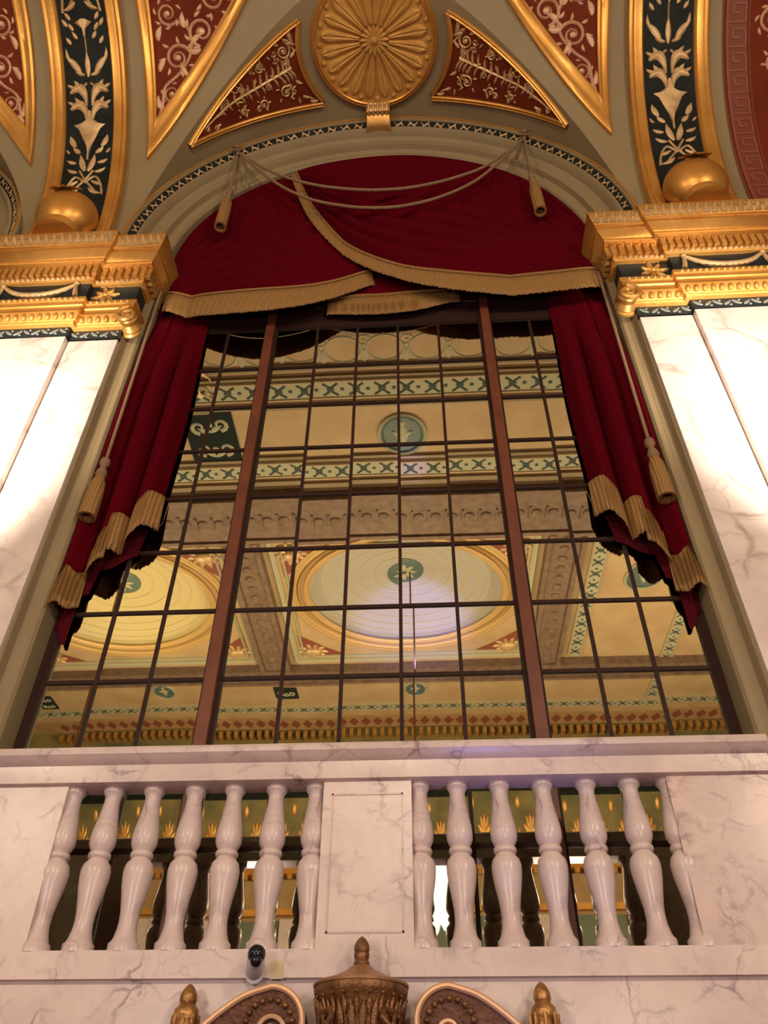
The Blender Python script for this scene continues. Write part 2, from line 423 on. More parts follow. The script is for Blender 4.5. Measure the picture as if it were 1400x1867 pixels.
m = MB(); m.box(-XW, XW, -10.5, -9.9, ZTOP-.03, ZTOP-.001); m.build('tan_strip', M_TAN, CEIL, smooth=False)
m = MB()
for i in range(-30, 31): m.add([(i*.3-.13,-10.2,ZTOP-.034),(i*.3,-10.42,ZTOP-.034),(i*.3+.13,-10.2,ZTOP-.034),(i*.3,-9.98,ZTOP-.034)], [(0,1,2,3)])
m.build('lozenge_ornament', M_KEYRED, CEIL, smooth=False)
m = MB(); 
for i in range(-46, 47): m.box(i*.2-.05, i*.2+.05, -10.85, -10.55, ZTOP-.2, ZTOP-.02)
m.build('far_dentil', M_GOLD2, CEIL, smooth=False)
# medallions on the cream strips
def medallion(x, y, rx, ry):
    m = MB(); Fm = lambda a, b, h: (x+a, y+b, ZTOP - h)
    rows = [[Fm(rx*k*cos(q*pi/16), ry*k*sin(q*pi/16), h) for q in range(32)] for k, h in ((1,0),(1,.03),(.9,.045),(.85,.02),(.02,.02))]
    m.grid(rows, closed_u=True); o = m.build('oval_medallion', M_MEDAL, CEIL)
    m = MB()
    leaf(m, Fm, 0, -ry*.55, pi/2, ry*1.1, rx*.26, h=.02, h0=.02); leaf(m, Fm, 0, -ry*.1, .6, rx*.55, rx*.13, h=.02, h0=.02); leaf(m, Fm, 0, -ry*.1, pi-.6, rx*.55, rx*.13, h=.02, h0=.02)
    dot(m, Fm, 0, ry*.6, rx*.17, h=.02, h0=.02)
    ribbon(m, Fm, [(rx*1.05*cos(q*pi/16), ry*1.05*sin(q*pi/16)) for q in range(32)], .03, MOLD, .04, closed=True)
    m.build('medallion_relief', M_PALEGREEN, CEIL)
medallion(.08, -.40, .36, .40); medallion(.1, -8.62, .24, .3); medallion(4.7, -4.4, .36, .42); medallion(-6, -8.6, .24, .3)
# dark ornament panels across the cream strip
def dark_tile(x0, x1, y0, y1):
    m = MB(); m.box(x0, x1, y0, y1, ZTOP-.03, ZTOP-.001); m.build('dark_panel', M_TILE, CEIL, smooth=False)
    m = MB(); Ft = lambda a, b, h: (a, b, ZTOP-.03-h); xm = (x0+x1)/2; w = x1-x0
    n = max(1, int((y1-y0)/w*1.5))
    for i in range(n):
        y = y0 + (i+.5)*(y1-y0)/n
        for sx in (-1, 1):
            ribbon(m, Ft, [(xm+sx*(p-xm), q) for p, q in spiral(xm+w*.22, y, w*.17, -pi/2, 1.2, 14)], taper(14, w*.05), ((-1,0),(0,1),(1,0)), .014)
            leaf(m, Ft, xm, y-w*.2, pi/2-sx*.9, w*.3, w*.06)
        dot(m, Ft, xm, y, w*.07)
    m.build('dark_panel_scroll', M_PALEGREEN, CEIL)
dark_tile(-3.42, -2.62, -.85, .22); dark_tile(-3.3, -2.75, -8.9, -8.4); dark_tile(-9.2,-8.8,-9.2,-8.6)
# far side of the room
m = MB(); rows = []
for i in range(25):
    a = (pi/2)*i/24; rows.append([(x, -12.85 + 2.3*(1-cos(a)), 8.6 + 2.6*sin(a)) for x in lin(-XW, XW, 20)])
m.grid(rows); m.build('far_vault', mat('ochre_green_vault', (.28,.22,.08), .7, noise=((.12,.12,.05), 1.5)), CEIL)
def far(x, s, h=0):
    a = s; return (x, -12.85 + 2.3*(1-cos(a)) + h*cos(a), 8.6 + 2.6*sin(a) - h*sin(a))
m = MB(); m.grid([[far(x, a, .03) for x in lin(-XW, XW, 20)] for a in (.62, .70, .80, .88)]); m.build('dark_frieze', M_DARK, CEIL)
m = MB()
for i in range(-22, 23):
    for k in range(5): leaf(m, far, i*.6, .22, pi/2 + (k-2)*.6, .2, .05, h=.03)
    dot(m, far, i*.6+.3, .5, .07, .03); leaf(m, far, i*.6+.3, .12, pi/2, .16, .06, h=.03)
m.build('vault_palmette', M_GOLD2, CEIL)
m = MB(); m.box(-XW, XW, -13.2, -12.9, 0, 11.4)
WB = struct('wall_back', m, M_TAN)
m = MB(); m.box(-XW, XW, -12.9, -12.6, 8.25, 8.6); m.box(-XW, XW, -12.9, -12.7, 7.3, 7.45)
for i in range(-40, 41): m.box(i*.23-.06, i*.23+.06, -12.68, -12.58, 8.12, 8.25)
m.build('cornice', M_GOLD, WB, smooth=False)
m = MB()
for x in (-6.6,-5.4,-3.0,3.0,5.4,6.6): m.box(x-.4, x+.4, -12.9, -12.7, 0, 7.2)
m.build('pilaster_row', M_MARBLE, WB, smooth=False)
m = MB()
for x in (-1.7,-.1,1.5,-4.2,4.2): m.box(x-.75, x+.75, -12.9, -12.82, 2.0, 7.2)
m.build('green_panel', mat('grey_green_panel', (.12,.15,.10), .4), WB, smooth=False)

# ------------------------------------------------------------------ mirrored window
ZB, ZT = 2.44, 7.62
colx = [-2.011,-1.679,-1.347,-.897+.359*0]
m = MB()   # outer frame
m.box(-2.055, -1.99, 4.178, 4.22, ZB, ZT+.4); m.box(1.99, 2.055, 4.178, 4.22, ZB, ZT+.4)
m.box(-2.055, 2.055, 4.178, 4.22, ZT, ZT+.30)
WIN = struct('window_1', m, M_MUNTIN, smooth=False)
for sx in (-1, 1):
    m = MB(); xm = sx*.957
    m.box(xm-.036, xm+.036, 4.12, 4.2, ZB, ZT+.3)
    mo = m.build('mullion', M_WOOD, WIN, smooth=False); m = MB(); m.box(xm-.056, xm+.056, 4.165, 4.2, ZB, ZT+.3); m.build('mullion_bead', M_MUNTIN, mo, smooth=False)
m = MB()
rowz = [7.065 - .502*k for k in range(10)]
xs = [-1.679,-1.347,-.5385,-.1795,.1795,.5385,1.347,1.679]
for x in xs: m.box(x-.011, x+.011, 4.181, 4.2, ZB, ZT)
for z in rowz:
    for a, b in ((-1.99,-1.015),(-.899,.899),(1.015,1.99)): m.box(a, b, 4.182, 4.2, z-.012, z+.012)
m.build('muntin_grid', M_MUNTIN, WIN, smooth=False)
m = MB(); cx = [-1.995,-1.679,-1.347,-1.0]; cols = list(zip(cx[:-1], cx[1:])) + list(zip([-.9,-.5385,-.1795,.1795,.5385],[-.5385,-.1795,.1795,.5385,.9])) + list(zip([1.0,1.347,1.679],[1.347,1.679,1.995]))
zs = [ZT] + rowz + [ZB]
for a, b in cols:
    for z1, z0 in zip(zs[:-1], zs[1:]):
        if z1 - z0 < .02: continue
        tx, tz = random.gauss(0, .0011), random.gauss(0, .0011); hx, hz = (b-a)/2, (z1-z0)/2; y = 4.193
        m.add([(a,y-tx*hx-tz*hz,z0),(b,y+tx*hx-tz*hz,z0),(b,y+tx*hx+tz*hz,z1),(a,y-tx*hx+tz*hz,z1)], [(0,1,2,3)])
m.build('mirror_pane', M_MIRROR, WIN, smooth=False)

# ------------------------------------------------------------------ archivolt and jambs
prof = [(2.475,3.80),(2.47,3.765),(2.445,3.752),(2.42,3.765),(2.415,3.785),(2.355,3.835),(2.35,3.815),(2.325,3.81),(2.31,3.83),(2.29,3.9),(2.25,3.93),(2.20,3.935),(2.185,3.925),(2.165,3.93),(2.15,3.985),(2.11,4.01),(2.075,4.01),(2.06,4.03),(2.058,4.235)]
m = MB(); rows = []
for i in range(81):
    a = pi*i/80; rows.append([(R*cos(a), y, ZC + R*sin(a)) for R, y in prof])
m.grid(rows)
jp = [(2.20,3.935),(2.185,3.925),(2.165,3.93),(2.15,3.985),(2.11,4.01),(2.075,4.01),(2.06,4.03),(2.058,4.235)]
for sx in (-1, 1): m.grid([[(sx*R, y, z) for R, y in jp] for z in (2.45, 5, ZC)])
ARCH = struct('trim_1', m, M_OLIVE, angle=30)
ab = lambda a, r, h: ((2.385+r)*cos(a/2.385), 3.81-r*.83-h*.7, ZC + (2.385+r)*sin(a/2.385) - 0*h)
m = MB(); rows = []
for i in range(97):
    a = 2.385*(.05 + (pi-.1)*i/96); rows.append([ab(a, r, .004) for r in (-.031, .031)])
m.grid(rows); m.build('black_band', M_DARK, ARCH)
m = MB(); n = 46
for i in range(n):
    a = 2.385*(.08 + (pi-.16)*(i+.5)/n); d = 1 if i % 2 else -1
    ribbon(m, ab, [(a-.055, -.018*d),(a-.02,.012*d),(a+.02,-.012*d),(a+.055,.018*d)], [.004,.009,.009,.004], ((-1,0),(0,1),(1,0)), .012, .006)
    dot(m, ab, a-.03*d, .016, .008, h0=.006); dot(m, ab, a+.03*d, -.016, .008, h0=.006)
m.build('band_leaf', M_PALEGOLD, ARCH)
m = MB()
for R, y in ((2.443,3.755),):
    m.tube([(R*cos(pi*i/80), y, ZC + R*sin(pi*i/80)) for i in range(81)], .012, 6)
m.build('gilt_bead', M_GOLD, ARCH)

o = copy_tree(ARCH); o.name = 'trim_2'; o.location.x = -6

# keystone bracket at the crown
m = MB(); rows = []
pr = [(3.82,11.12),(3.66,11.12),(3.60,11.09),(3.585,11.03),(3.60,10.97),(3.64,10.94),(3.68,10.95),(3.73,10.90),(3.80,10.88),(3.86,10.9)]
for x in (-.135,-.125,-.06,0,.06,.125,.135):
    k = 0 if abs(x) < .13 else .02
    rows.append([(x, y + k, z + (.012 if abs(x)<.07 else 0)) for y, z in pr])
m.grid(rows); K = m.build('keystone_bracket', M_GOLD2); tag(K, 'gilt scrolled keystone bracket at the crown of the arch under the roundel', 'bracket')
m = MB()
for k in range(-2, 3): m.tube([(k*.05, y-.012, z-.005) for y, z in pr[1:7]], .014, 6)
m.build('acanthus_leaf', M_PALEGOLD, K)

# ------------------------------------------------------------------ roundel and spandrel panels on the cell
RU, RY, RR = 0.0, 2.95, .645
cs = lambda a, b, h: cell(a, b, h)
T = thing('ceiling_roundel', 'round gilt ceiling roundel with petals radiating like a daisy, above the arch', 'roundel', cs(0, RY, 0))
m = MB(); rows = [[cs(RU + RR*k*cos(q*pi/32), RY + RR*k*sin(q*pi/32), .012) for q in range(64)] for k in (1,.75,.5,.25,.01)]
m.grid(rows, closed_u=True); m.build('roundel_field', M_ROUND, T)
m = MB(); ribbon(m, cs, [(RU + (RR+.015)*cos(q*pi/36), RY + (RR+.015)*sin(q*pi/36)) for q in range(72)], .03, MOLD, .05, closed=True)
m.build('roundel_frame', M_GOLD, T)
NP = 20
for k in range(NP):
    a = 2*pi*(k+.5)/NP; m = MB()
    n = 12; path = []; ws = []
    for i in range(n):
        t = i/(n-1); r = lerp(.16, .575, t); path.append((r*cos(a), RY + r*sin(a)))
        ws.append(r*pi/NP*.80*(1 if t < .75 else sqrt(max(.0, 1-((t-.75)/.25)**2*.93))))
    ribbon(m, cs, path, ws, ((-1,0),(-.8,.75),(-.35,1),(0,.7),(.35,1),(.8,.75),(1,0)), .03, .012)
    m.build('petal', M_ROUND, T)
m = MB()
for k in range(16): leaf(m, cs, .0*cos(k*pi/8), RY+.0*sin(k*pi/8), k*pi/8, .17, .03, h=.02, h0=.015)
dot(m, cs, 0, RY, .05, .04, .02)
m.build('flower_centre', M_ROUND, T)

for k in range(NP):
    m = MB(); dot(m, cs, .595*cos(2*pi*k/NP), RY + .595*sin(2*pi*k/NP), .028, .02, .012); m.build('rim_bead', M_ROUND, T)
# red triangular panels either side of the roundel; u grows outwards (sign sg)
for sg in (-1, 1):
    sf = lambda a, b, h, sg=sg: cell(sg*a, b, h)
    side = T_SIDE['near'] if sg < 0 else T_SIDE['key']
    u_in, u_tip, yb = .62, 2.30, 3.545
    def ylow(u):
        arc = 0.80
        g = lerp(2.70, yb, max(0, (u-.83)/(u_tip-.83))**1.12)
        if u < arc: 
            return RY + sqrt(max(.0, .81**2 - u*u))*1.0 if u < .81 else g
        return g
    # boundary: arc around the roundel from (.62, ~3.47) to (.80, 2.70)
    def outer(n=14):
        a0, a1 = math.asin(min(1,(3.50-RY)/.83)), math.asin((2.69-RY)/.83)
        return [(.83*cos(lerp(a0,a1,i/(n-1))), RY + .83*sin(lerp(a0,a1,i/(n-1)))) for i in range(n)]
    arcp = outer(); gro = [(u, lerp(arcp[-1][1], yb, ((u-arcp[-1][0])/(u_tip-arcp[-1][0]))**1.1)) for u in lin(arcp[-1][0], u_tip, 16)]
    base = seg((u_tip, yb), (arcp[0][0], yb), 20)
    Pn = thing('red_spandrel_panel', 'small dark red triangular panel with gilt fern beside the roundel, ' + side, 'panel', sf(1.2, 3.2, 0))
    # field: rows in y, between arc/left limit and groin limit
    m = MB(); A = arcp + gro[1:]
    def lft(y):
        for p, q in zip(arcp[:-1], arcp[1:]):
            if min(p[1],q[1]) <= y <= max(p[1],q[1]): return lerp(p[0], q[0], (y-p[1])/((q[1]-p[1]) or 1))
        return arcp[0][0] if y > arcp[0][1] else arcp[-1][0]
    def rgt(y):
        for p, q in zip(gro[:-1], gro[1:]):
            if p[1] <= y <= q[1]: return lerp(p[0], q[0], (y-p[1])/((q[1]-p[1]) or 1))
        return gro[-1][0]
    patch(m, sf, lin(arcp[-1][1], yb, 24), lft, rgt, .012, cols=10)
    PF = m.build('panel_field', M_RED, Pn)
    m = MB()
    for sd in (arcp, gro, base): ribbon(m, sf, sd, .03, MOLD, .035, .005)
    m.build('gilt_frame', M_GOLD, Pn)
    m = MB(); h0 = .013
    # central stalk running from the tip towards the roundel with curling leaves
    st = smooth_path([(2.05,3.45),(1.7,3.32),(1.35,3.24),(1.05,3.16),(.93,3.12)], 18)
    ribbon(m, sf, st, [lerp(.008,.022,i/17) for i in range(18)], ((-1,0),(0,1),(1,0)), .016, h0)
    for i in range(3, 16):
        p = st[i]; ang = atan2(st[i][1]-st[i-1][1], st[i][0]-st[i-1][0])
        leaf(m, sf, p[0], p[1], ang + .8, .05+.012*i*.6, .014, .5, h0=h0); leaf(m, sf, p[0], p[1], ang - .8, .05+.012*i*.5, .014, -.5, h0=h0)
    for cx_, cy_, r, a0, tn in ((1.02,3.35,.085,2.2,1.6),(1.0,2.95,.085,-2.2,-1.6),(1.30,3.42,.06,2,1.4),(1.3,3.06,.055,-2,-1.4),(1.55,3.44,.05,2,1.3),(1.55,3.2,.04,-2,-1.3)):
        sp = spiral(cx_, cy_, r, a0, tn); ribbon(m, sf, sp, taper(26, .013, .5), ((-1,0),(0,1),(1,0)), .014, h0); dot(m, sf, cx_, cy_, r*.28, h0=h0)
        for k in range(5): leaf(m, sf, cx_ + r*cos(a0+k*1.2), cy_ + r*sin(a0+k*1.2), a0+k*1.2+.4, r*.5, .011, h0=h0)
    rr = random.Random(5)
    for k in range(46):
        y_ = rr.uniform(2.8, 3.5); lo_, hi_ = lft(y_)+.06, rgt(y_)-.1
        if hi_ > lo_:
            x_ = rr.uniform(lo_, hi_)
            if rr.random() < .6: leaf(m, sf, x_, y_, rr.uniform(0, 6.3), rr.uniform(.05,.09), .012, rr.uniform(-.8,.8), h0=h0)
            else: ribbon(m, sf, spiral(x_, y_, .035, rr.uniform(0,6), 1.3, 14), taper(14,.009,.5), ((-1,0),(0,1),(1,0)), .012, h0)
    for x_, y_, an in ((.9,2.82,-1.2),(.88,2.9,-.6),(.84,3.42,2.4),(.76,3.49,2.7),(1.85,3.47,.3),(1.8,3.38,-.2),(.9,3.25,2.2),(.93,3.02,3.6)):
        leaf(m, sf, x_, y_, an, .09, .018, .4, h0=h0)
    m.build('gilt_scrollwork', M_PALEGOLD, PF)

# ------------------------------------------------------------------ red panels of the main vault
def arabesque(m, sf, spots, h0):
    for cx_, cy_, r, a0, tn in spots:
        sp = spiral(cx_, cy_, r, a0, tn, 30); ribbon(m, sf, sp, taper(30, r*.12, .4), ((-1,0),(0,1),(1,0)), .014, h0)
        dot(m, sf, cx_, cy_, r*.24, h0=h0)
        for k in range(7):
            a = a0 + k*.85*(1 if tn > 0 else -1); leaf(m, sf, cx_ + r*.98*cos(a), cy_ + r*.98*sin(a), a + .9*(1 if tn > 0 else -1), r*.55, r*.12, .5, h0=h0)
for sg, xc, nm, lab in ((-1,0,'red_vault_panel','red vault panel with pink gilt arabesques in wedge frame, on the security camera side'),
                   (1,0,'red_vault_panel','red vault panel with pink gilt arabesques in wedge frame, on the Greek-key panel side'),
                   (1,-6,'red_vault_panel','red vault panel cut by the photo edge beyond the rib, security camera side')):
    sf = lambda a, b, h, sg=sg, xc=xc: vault(xc + sg*a, b, h)
    S0, S1 = 1.55, 3.55
    edge = lambda s: lerp(2.32, 1.30, (s - S0)/(2.90 - S0)*.98)
    Pn = thing(nm, lab, 'panel', sf(2.0, 2.4, 0))
    m = MB(); patch(m, sf, lin(S0, S1, 30), edge, lambda s: 2.335, .01, cols=6); PF = m.build('panel_field', M_RED, Pn)
    m = MB()
    FP = ((0,0),(.03,.75),(.2,1),(.36,.8),(.62,.7),(.8,1),(.97,.8),(1,0))
    def loft(o0, o1, i0, i1, n=26):
        rows = []
        for k in range(n):
            q = k/(n-1); o = (lerp(o0[0],o1[0],q), lerp(o0[1],o1[1],q)); i = (lerp(i0[0],i1[0],q), lerp(i0[1],i1[1],q))
            rows.append([sf(lerp(o[0],i[0],c), lerp(o[1],i[1],c), .05*h) for c, h in FP])
        m.grid(rows)
    e1 = edge(S1)
    loft((2.385,1.27),(2.45,S1+.1),(2.295,1.76),(2.28,S1)); loft((2.385,1.27),(e1-.09,S1+.1),(2.295,1.76),(e1+.08,S1)); loft((2.45,S1+.1),(e1-.09,S1+.1),(2.28,S1),(e1+.08,S1))
    m.build('gilt_frame', M_GOLD, Pn)
    m = MB(); h0 = .011
    arabesque(m, sf, [(2.13,2.02,.10,-2.6,1.7),(2.05,2.38,.14,2.6,-1.7),(1.78,2.62,.15,-1.4,1.6),(2.12,2.80,.12,-2.6,1.7),(1.62,2.92,.15,2.2,-1.6),(2.0,3.1,.14,1.0,1.7),(1.5,3.3,.15,-1,1.5)], h0)
    ribbon(m, sf, smooth_path([(2.26,1.75),(2.23,1.95),(2.2,2.1),(2.05,2.22),(1.92,2.4),(1.9,2.6),(2.0,2.75)], 24), taper(24,.016,.8), ((-1,0),(0,1),(1,0)), .014, h0)
    for x_, y_, an in ((2.27,1.78,1.9),(2.25,1.86,.9),(1.95,2.2,.6),(1.9,2.5,2.0),(1.95,2.66,1.0),(1.8,2.45,-.5),(2.24,2.55,1.4),(2.25,2.25,1.6),(1.55,3.1,1.5),(1.85,2.95,2.2)):
        leaf(m, sf, x_, y_, an, .15, .03, .5, h0=h0)
    m.build('gilt_scrollwork', M_REDGILT, PF)
# panel with the Greek key border
Pn = thing('greek_key_panel', 'brick red vault panel with a Greek-key border, cut by the photo edge', 'panel', vault(4.2, 2, 0))
m = MB(); patch(m, vault, lin(.12, 3.55, 36), lambda s: 3.56, lambda s: 6.2, .01, cols=8); PF = m.build('panel_field', M_RED, Pn)
m = MB(); patch(m, vault, lin(.12, 3.55, 36), lambda s: 3.585, lambda s: 3.80, .014, cols=2); m.build('key_border', mat('border_red_paint', (.17,.034,.018), .65), Pn)
m = MB(); w_ = .011
kp = .24
for i in range(13):
    b = .25 + i*kp; X = lambda q: 3.60 + q*.185
    pts = [(X(0),b),(X(1),b),(X(1),b+kp*.72),(X(.32),b+kp*.72),(X(.32),b+kp*.36),(X(.66),b+kp*.36)]
    for p, q in zip(pts[:-1], pts[1:]): ribbon(m, vault, seg(p, q, 3), w_, ((-1,0),(-1,1),(1,1),(1,0)), .006, .014)
    ribbon(m, vault, seg((X(0),b),(X(0),b+kp),3), w_, ((-1,0),(-1,1),(1,1),(1,0)), .006, .014)
for x_ in (3.565, 3.825): ribbon(m, vault, [(x_, s) for s in lin(.12,3.55,24)], .009, ((-1,0),(0,1),(1,0)), .012, .012)
m.build('key_ornament', M_KEYRED, Pn)
m = MB(); arabesque(m, vault, [(4.05,2.4,.14,1,1.6),(4.1,2.0,.12,-2,-1.6),(4.05,2.8,.14,2,1.6),(4.35,2.2,.16,0,1.6)], .011)
m.build('gilt_scrollwork', M_REDGILT, PF)

# ------------------------------------------------------------------ ribs rising from the pilasters
def rib_ornament(m, sf, h0):
    def both(fn):
        for sg in (-1, 1): fn(lambda a, b, h, sg=sg: sf(sg*a, b, h))
    for off in (0.0, 2.05):
        # foot: crossing stems and V leaves
        def a(s):
            ribbon(m, s, smooth_path([(.0,.98+off),(.10,1.06+off),(.17,.95+off),(.2,.80+off)], 14), .013, ((-1,0),(0,1),(1,0)), .014, h0)
            ribbon(m, s, smooth_path([(-.12,.86+off),(.0,1.02+off),(.07,1.14+off)], 10), .012, ((-1,0),(0,1),(1,0)), .014, h0)
            leaf(m, s, .015, 1.13+off, 1.15, .22, .032, .15, h0=h0); leaf(m, s, .09, 1.12+off, .1, .12, .022, .3, h0=h0)
            leaf(m, s, .11, 1.24+off, .15, .11, .022, .2, h0=h0); leaf(m, s, .07, 1.0+off, -.5, .13, .02, h0=h0)
            leaf(m, s, .05, .9+off, -.9, .16, .022, .4, h0=h0)
            leaf(m, s, .08, 1.36+off, .75, .11, .026, h0=h0); leaf(m, s, .135, 1.44+off, .95, .15, .03, .2, h0=h0); leaf(m, s, .19, 1.36+off, .9, .07, .014, h0=h0)
            # curled bird-like leaves
            for b0, k in ((1.80,1),(1.97,1.08)):
                ribbon(m, s, smooth_path([(.03,b0-.06+off),(.045,b0+.05+off),(.09,b0+.125*k+off),(.15,b0+.12*k+off),(.20,b0+.075*k+off)], 14), [.010,.013,.018,.026,.034,.042,.048,.05,.048,.042,.036,.028,.018,.008], ((-1,0),(-.5,.8),(0,1),(.5,.8),(1,0)), .02, h0)
                leaf(m, s, .10, b0+.14*k+off, .9, .09, .02, h0=h0); leaf(m, s, .16, b0+.13*k+off, .5, .08, .018, h0=h0)
            # three flame leaves and cup
            leaf(m, s, .075, 2.25+off, 1.15, .24, .034, -.25, h0=h0); leaf(m, s, .03, 2.24+off, .35, .11, .02, h0=h0)
            leaf(m, s, .17, 2.36+off, 1.0, .16, .018, .3, h0=h0)
            ribbon(m, s, [(.02,2.16+off),(.07,2.12+off)], .012, ((-1,0),(0,1),(1,0)), .012, h0)
            # upper spray
            for j, (x_, y_) in enumerate(((.08,2.60),(.11,2.68),(.15,2.55),(.13,2.78),(.17,2.72))):
                leaf(m, s, x_, y_+off, 1.0, .09, .02, h0=h0)
        both(a)
        # vase-shaped calyx
        prof_ = [(.008,1.27),(.012,1.38),(.03,1.46),(.06,1.53),(.09,1.60),(.115,1.66),(.17,1.705),(.10,1.72),(.04,1.76),(.012,1.86)]
        rows = [[sf(w*k, b+off, h0 + (.018 if abs(k) < .9 else 0)) for k in (-1,-.6,0,.6,1)] for w, b in prof_]
        m.grid(rows)
        leaf(m, sf, 0, 2.22+off, pi/2, .26, .028, h0=h0)
        ribbon(m, sf, [(0, b+off) for b in lin(2.4, 2.72, 8)], .008, ((-1,0),(0,1),(1,0)), .012, h0)
        rows = [[sf(w*k, b+off, h0 + (.016 if abs(k) < .9 else 0)) for k in (-1,-.6,0,.6,1)] for w, b in ((.008,2.62),(.02,2.7),(.09,2.76),(.03,2.79))]
        m.grid(rows)
for sg in (-1, 1):
    sf = lambda a, b, h, sg=sg: vault(sg*3.0 + a, b, h)
    lab = 'dark vault rib with gilt foliage and broad gilt edges, ' + T_SIDE['near' if sg < 0 else 'key']
    Tb = thing('vault_rib', lab, 'rib', sf(0, 0, 0))
    ssr = lin(.0, SMAX + .02, 60)
    m = MB(); m.grid([[sf(a, s, h) for a, h in ((-.27,0),(-.27,.05),(.27,.05),(.27,0))] for s in ssr]); DB = m.build('dark_band', M_DARK, Tb)
    for e in (-1, 1):
        m = MB(); pr_ = [(.405,0),(.40,.085),(.375,.10),(.35,.085),(.33,.09),(.275,.09),(.26,.075),(.25,.05)]
        m.grid([[sf(e*a, s, h) for a, h in pr_] for s in ssr]); m.build('gilt_edge', M_GOLD, Tb)
    m = MB(); rib_ornament(m, sf, .052); m.build('gilt_foliage', M_PALEGOLD, DB)

# ------------------------------------------------------------------ pilasters
for sg in (-1, 1):
    side = T_SIDE['near'] if sg < 0 else T_SIDE['key']
    Tp = thing('marble_pilaster', 'tall white veined marble pilaster lit from below, ' + side, 'pilaster', (sg*3.0, 3.9, 0))
    def bx(m, a, b, *r): m.box(min(sg*a, sg*b), max(sg*a, sg*b), *r)
    m = MB(); bx(m, 2.61, 3.39, 3.845, 4.2, 0, 7.165); m.build('front_shaft', M_PILASTER, Tp, smooth=False)
    for a, b in ((2.18, 2.605), (3.395, 3.82)):
        m = MB(); bx(m, a, b, 3.9, 4.21, 0, 7.165); m.build('side_shaft', M_PILASTER, Tp, smooth=False)

    # entablature: profile (y offset from face, z); the three blocks share it
    Te = thing('gilt_entablature', 'gilt entablature with dark garland frieze above the pilaster ' + side, 'entablature', (sg*3.0, 3.9, 7.165))
    blocks = ((2.18, 2.61, 3.90), (2.61, 3.39, 3.85), (3.39, 3.82, 3.90))
    def ring(mb, pts, cap=True):
        """sweep profile pts [(offset, z)] round the stepped plan of the capital"""
        rows = []
        for off, z in pts:
            o = off; p = [(2.18 - o*.9, 4.16), (2.18 - o*.9, 3.9 - o), (2.61 - o*.9, 3.9 - o), (2.61 - o*.9, 3.85 - o), (3.39 + o*.9, 3.85 - o), (3.39 + o*.9, 3.9 - o), (3.82 + o*.9, 3.9 - o), (3.82 + o*.9, 4.16)]
            rows.append([(sg*x, y, z) for x, y in p])
        mb.grid(rows)
    m = MB(); ring(m, [(.012,7.165),(.012,7.295)]); NB = m.build('neck_band', M_BLUE, Te, smooth=False)
    m = MB()
    for x0, x1, yf in blocks:
        n = int((x1-x0)/.075)
        for i in range(n):
            xx = sg*(x0 + (i+.5)*(x1-x0)/n); F2 = lambda a, b, h, xx=xx, yf=yf: (xx+a, yf-.012-h, 7.23+b)
            d = 1 if i % 2 else -1
            leaf(m, F2, -.03, -.03*d, .7*d, .085, .018, h=.01); dot(m, F2, .025, -.03*d, .012, .01)
    m.build('band_leaf', mat('silver_grey_relief', (.17,.18,.16), .6), NB)
    m = MB(); ring(m, [(.01,7.29),(.045,7.295),(.055,7.31),(.045,7.325),(.06,7.33),(.085,7.37),(.10,7.41),(.095,7.415),(.09,7.425),(.092,7.48),(.105,7.485),(.108,7.53),(.12,7.54),(.125,7.57),(.11,7.585),(.07,7.59)])
    AR = m.build('architrave', M_GOLD, Te, angle=25)
    m = MB()
    for x0, x1, yf in blocks:
        x0 -= .06 if x0 != 3.39 else -.06; x1 += .06 if x1 != 2.61 else -.06
        n = max(2, int((x1-x0)/.068))
        for i in range(n): m.ball((sg*(x0 + (i+.5)*(x1-x0)/n), yf-.078, 7.36), .031, 8, 6, sc=(.8,.8,1.25))
        n = int((x1-x0)/.05)
        for i in range(n): m.ball((sg*(x0 + (i+.5)*(x1-x0)/n), yf-.120, 7.555), .018, 6, 5)
    m.build('egg_moulding', M_GOLD2, AR)
    # volute at the inner corner
    m = MB(); vc = (sg*2.10, 3.80, 7.33)
    sp = spiral(0, 0, .10, pi/2, -1.9, 40, .12)
    for yv, rr in ((3.765, .024), (3.935, .024)):
        m.tube([(vc[0] - sg*q[0]*-1, yv, vc[2] + q[1]) for q in sp], lambda t: lerp(.028, .012, t), 7)
    m.lathe([(.07,-.08),(.085,-.05),(.065,0),(.085,.05),(.07,.08)], (vc[0], 3.85, vc[2]), 18, M=Matrix.Rotation(pi/2, 4, 'X'))
    m.build('volute', M_GOLD2, Te)
    m = MB(); ring(m, [(.07,7.585),(.07,7.87)]); FZ = m.build('frieze', M_BLUE, Te, smooth=False)
    # garland on the front block and rosettes on the side blocks
    m = MB(); yg = 3.85-.085
    sp_ = [(-.33,.10),(-.22,.0),(-.11,-.055),(0,-.07),(.11,-.055),(.22,0),(.33,.10)]
    m.tube([(sg*3.0 + a, yg, 7.74 + b) for a, b in smooth_path(sp_, 24)], lambda t: .012 + .022*sin(pi*t), 8)
    for e in (-1, 1):
        m.tube([(sg*3.0 + e*(.335 + q), yg, 7.84 - k) for q, k in ((0,0),(.01,.09),(.035,.2))], lambda t: .014 + .012*t, 7); m.ball((sg*3.0 + e*.335, yg, 7.845), .026, 8, 6)
    m.build('garland', M_PALEGOLD, FZ)
    for xr in (2.40, 3.60):
        m = MB(); F3 = lambda a, b, h: (sg*xr + a, 3.83 - h, 7.735 + b)
        for k in range(7): leaf(m, F3, .02*cos(k*.9), .02*sin(k*.9), k*.9, .085 if k % 2 else .11, .024, h=.02)
        dot(m, F3, 0, 0, .028, .03); m.build('rosette', M_GOLD2, FZ)
